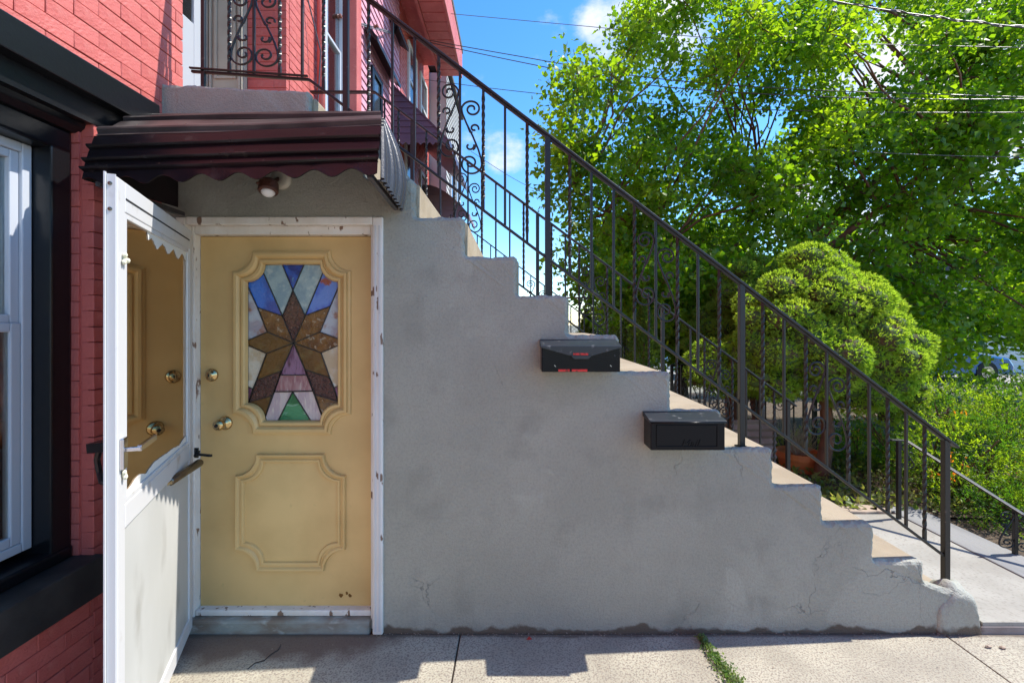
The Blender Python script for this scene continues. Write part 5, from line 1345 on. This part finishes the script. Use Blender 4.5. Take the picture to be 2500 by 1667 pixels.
# ================================================================ FAR HOUSES AND CAR
def far_house(name, label, x0, x1, y, ztop, zbot, msid, wins, doors=(), pitch=.2):
    t = thing(name, label, 'house', ((x0+x1)/2,y,zbot))
    MB().box(x0,x1,y,y+7,zbot,ztop).build('wall', msid, t)
    s = MB(); z = zbot
    while z < ztop-.02:
        s.add([(x0-.02,y-.004,z),(x1+.02,y-.004,z),(x1+.02,y-.004,z+pitch),(x0-.02,y-.004,z+pitch),(x0-.02,y-.035,z),(x1+.02,y-.035,z),(x1+.02,y-.01,z+pitch),(x0-.02,y-.01,z+pitch)],
              [(0,1,2,3),(7,6,5,4),(0,4,5,1),(2,6,7,3)]); z += pitch
    tag(s.build('siding', msid, t), kind='stuff')
    m = MB(); m.prism([(x0-.3,ztop),(x1+.3,ztop),(x1+.3,ztop+.15),((x0+x1)/2,ztop+.9),(x0-.3,ztop+.15)], y-.3, y+7.2, axis='y'); m.build('roof', M['roof'], t)
    for (wx0,wz0,ww,wh) in wins:
        f = MB(); 
        rect_frame(f, 0, .05, wx0, wx0+ww, wz0, wz0+wh, .09); f.v = [(v[1], y-.04-v[0], v[2]) for v in f.v]; fo = f.build('window', M['white'], t)
        MB().box(wx0+.05,wx0+ww-.05,y-.05,y-.042,wz0+.05,wz0+wh-.05).build('pane', M['window_dark'], fo)
        MB().box(wx0+.09,wx0+ww-.09,y-.085,y-.052,wz0+wh/2-.03,wz0+wh/2+.03).build('sash_rail', M['white'], fo)
    return t
xa = at(1520,0,20).x; xb = at(1655,0,20).x
far_house('far_house', 'pale blue sided house far beyond the garden, seen between the balusters', xa, xb+1, 20, 2.35, -.25, M['siding_blue'], [(xa+.3,.6,.6,1.2),(xa+1.2,.6,.6,1.2),(xa+2.2,.6,.6,1.2)])
xa = at(2090,0,14).x; xb = at(2700,0,14).x
wh_ = far_house('far_house', 'white sided house across the back street behind the shrubs', xa, xb, 14, 3.4, -.25, M['siding_white'], [(xa+2.4,1.9,.9,1.4),(xa+4.6,1.9,.9,1.4),(xa+6.4,1.9,.9,1.4)], pitch=.15)
m = MB(); m.box(xa+.15,xa+1.0,13.4,13.97,-.2,.35); m.box(xa+.1,xa+.14,13.35,13.4,.35,1.2); m.box(xa+1.0,xa+1.04,13.35,13.4,.35,1.2); m.box(xa+.1,xa+1.04,13.36,13.4,1.15,1.2); m.build('porch', M['siding_grey'], wh_)
xa = at(1640,0,17).x
far_house('far_house', 'grey sided house hidden among trees beyond the spruces', xa, xa+5.5, 17, 2.8, -.25, M['siding_grey'], [(xa+.8,.8,.7,1.2),(xa+2.6,.8,.7,1.2)])
def car(name, label, cx, cy, m_):
    t = thing(name, label, 'car', (cx,cy,-.2))
    z = -.2
    body = [(-2.1,.25),(-2.15,.55),(-2.0,.78),(-1.1,.86),(1.2,.86),(2.0,.74),(2.15,.5),(2.1,.25)]
    b = MB(); b.prism([(cx+x,z+h) for x,h in body], cy-.85, cy+.85); b.build('body', m_, t, bevel=.06)
    cab = [(-1.3,.86),(-.7,1.36),(.55,1.4),(1.25,.86)]
    b = MB(); b.prism([(cx+x,z+h) for x,h in cab], cy-.72, cy+.72); b.build('cabin', M['window_dark'], t, bevel=.05)
    b = MB(); b.prism([(cx-.68,z+1.365),(cx+.53,z+1.405),(cx+.5,z+1.44),(cx-.62,z+1.41)], cy-.7, cy+.7); b.build('roof', m_, t, bevel=.02)
    for sx_ in (-1.3,1.3):
        for sy in (-.78,.78):
            w_ = MB(); w_.lathe((cx+sx_,cy+sy-.1,z+.32),(0,1,0),[(.2,0),(.32,.01),(.33,.1),(.32,.2),(.2,.21)],20); wo = w_.build('wheel', M['tyre'], t, smooth=False)
            MB().lathe((cx+sx_,cy+sy-.11,z+.32),(0,1,0),[(.19,0),(.17,.23)],14).build('rim', M['chrome'], wo)
    for sy in (-.6,.6): MB().box(cx-2.17,cx-2.1,cy+sy-.15,cy+sy+.15,z+.55,z+.68).build('headlight', M['lens'], t, bevel=.02)
car('parked_car', 'blue car parked on the back street, its roofline behind the far right shrubs', at(2430,0,9.6).x, 11.9, M['carblue'])
car('parked_car', 'pale parked car glimpsed low between the two spruces', at(1800,0,12).x, 12.6, mat('silver_blue_paint', (.35,.5,.6), .25, coat=.6))

# ================================================================ OVERHEAD WIRES
def wire(label, pts, r, m_, twist=False):
    P = [at(*p) for p in pts]; q = []
    # smooth catmull rom through the points
    n = len(P)
    for i in range(n-1):
        p0, p1, p2, p3 = P[max(i-1,0)], P[i], P[i+1], P[min(i+2,n-1)]
        for k in range(12):
            t_ = k/12; q.append(.5*((2*p1)+(p2-p0)*t_+(2*p0-5*p1+4*p2-p3)*t_*t_+(3*p1-p0-3*p2+p3)*t_**3))
    q.append(P[-1])
    m = MB(); m.tube(q, r, 6)
    if twist:
        L = 0; qq = []
        for a_, b_ in zip(q, q[1:]):
            for k in range(6):
                c_ = a_.lerp(b_, k/6); L += (b_-a_).length/6; qq.append(c_+Vector((0,math.cos(L*16),math.sin(L*16)))*r*1.9)
        m.tube(qq, r*.8, 5)
    o = m.build('overhead_wire', m_, smooth=True); tag(o, label, 'wire', 'overhead wires')
wire('topmost thin wire from the red houses, entering the leaves near the top edge', [(1000,25,5.0),(1400,62,4.4),(1800,98,3.6),(2200,110,3.0),(2750,122,2.6)], .0042, M['cable_alu'])
wire('upper of the two close black wires running from the facade into the tree', [(985,88,5.2),(1250,135,4.6),(1560,187,4.0),(1900,216,3.3),(2300,231,2.8),(2750,245,2.4)], .0060, M['cable'])
wire('lower of the two close black wires running from the facade into the tree', [(985,90,5.2),(1250,148,4.5),(1560,205,3.9),(1900,232,3.2),(2300,243,2.7),(2750,238,2.3)], .0060, M['cable'])
wire('level wire crossing below the close pair, through the middle of the leaves', [(1000,190,6.6),(1250,222,5.2),(1600,255,4.2),(2000,272,3.2),(2500,275,2.6),(2800,270,2.4)], .0052, M['cable'])
wire('thick twisted cable crossing the top right corner', [(1900,-30,3.0),(2060,8,2.9),(2280,42,2.7),(2500,68,2.5),(2800,95,2.3)], .0075, M['cable_alu'], True)
wire('short steep wire in the top right corner', [(2380,-25,4.0),(2440,40,4.0),(2520,130,4.0),(2600,230,4.0)], .006, M['cable'])
wire('faint low wire crossing the right half of the tree', [(1150,370,7.0),(1300,460,6.6),(1500,520,6.0)], .005, M['cable'])
wire('thin pale wire at the right, lowest across the leaves', [(2000,365,3.0),(2250,378,2.8),(2500,384,2.7),(2800,388,2.6)], .0035, M['cable_alu'])
wd_ = thing('service_drop', 'twisted service cable with insulators fixed to the red facade at top', 'cable', tuple(at(812,38,2.2)))
m = MB(); P = [at(812,38,2.2),at(850,50,2.4),at(895,62,2.8),at(940,75,3.6),at(985,88,5.2)]; m.tube(P, .009, 6); m.tube([p+Vector((0,0,-.02)) for p in P], .006, 6); m.build('cable', M['cable_alu'], wd_, smooth=True)
m = MB(); 
for p in (at(828,42,2.25), at(842,44,2.3), at(918,66,3.0)): m.lathe(p-Vector((.03,0,0)), (1,0,.2), [(.01,0),(.022,.01),(.022,.025),(.012,.032),(.022,.04),(.02,.055),(0,.06)], 12)
m.build('insulator', mat('porcelain_brown', (.25,.1,.07), .3), wd_)

for o in list(bpy.data.objects):
    if o.type == 'MESH' and o.name.split('.')[0] in ('downpipe',): o.data.shade_smooth()
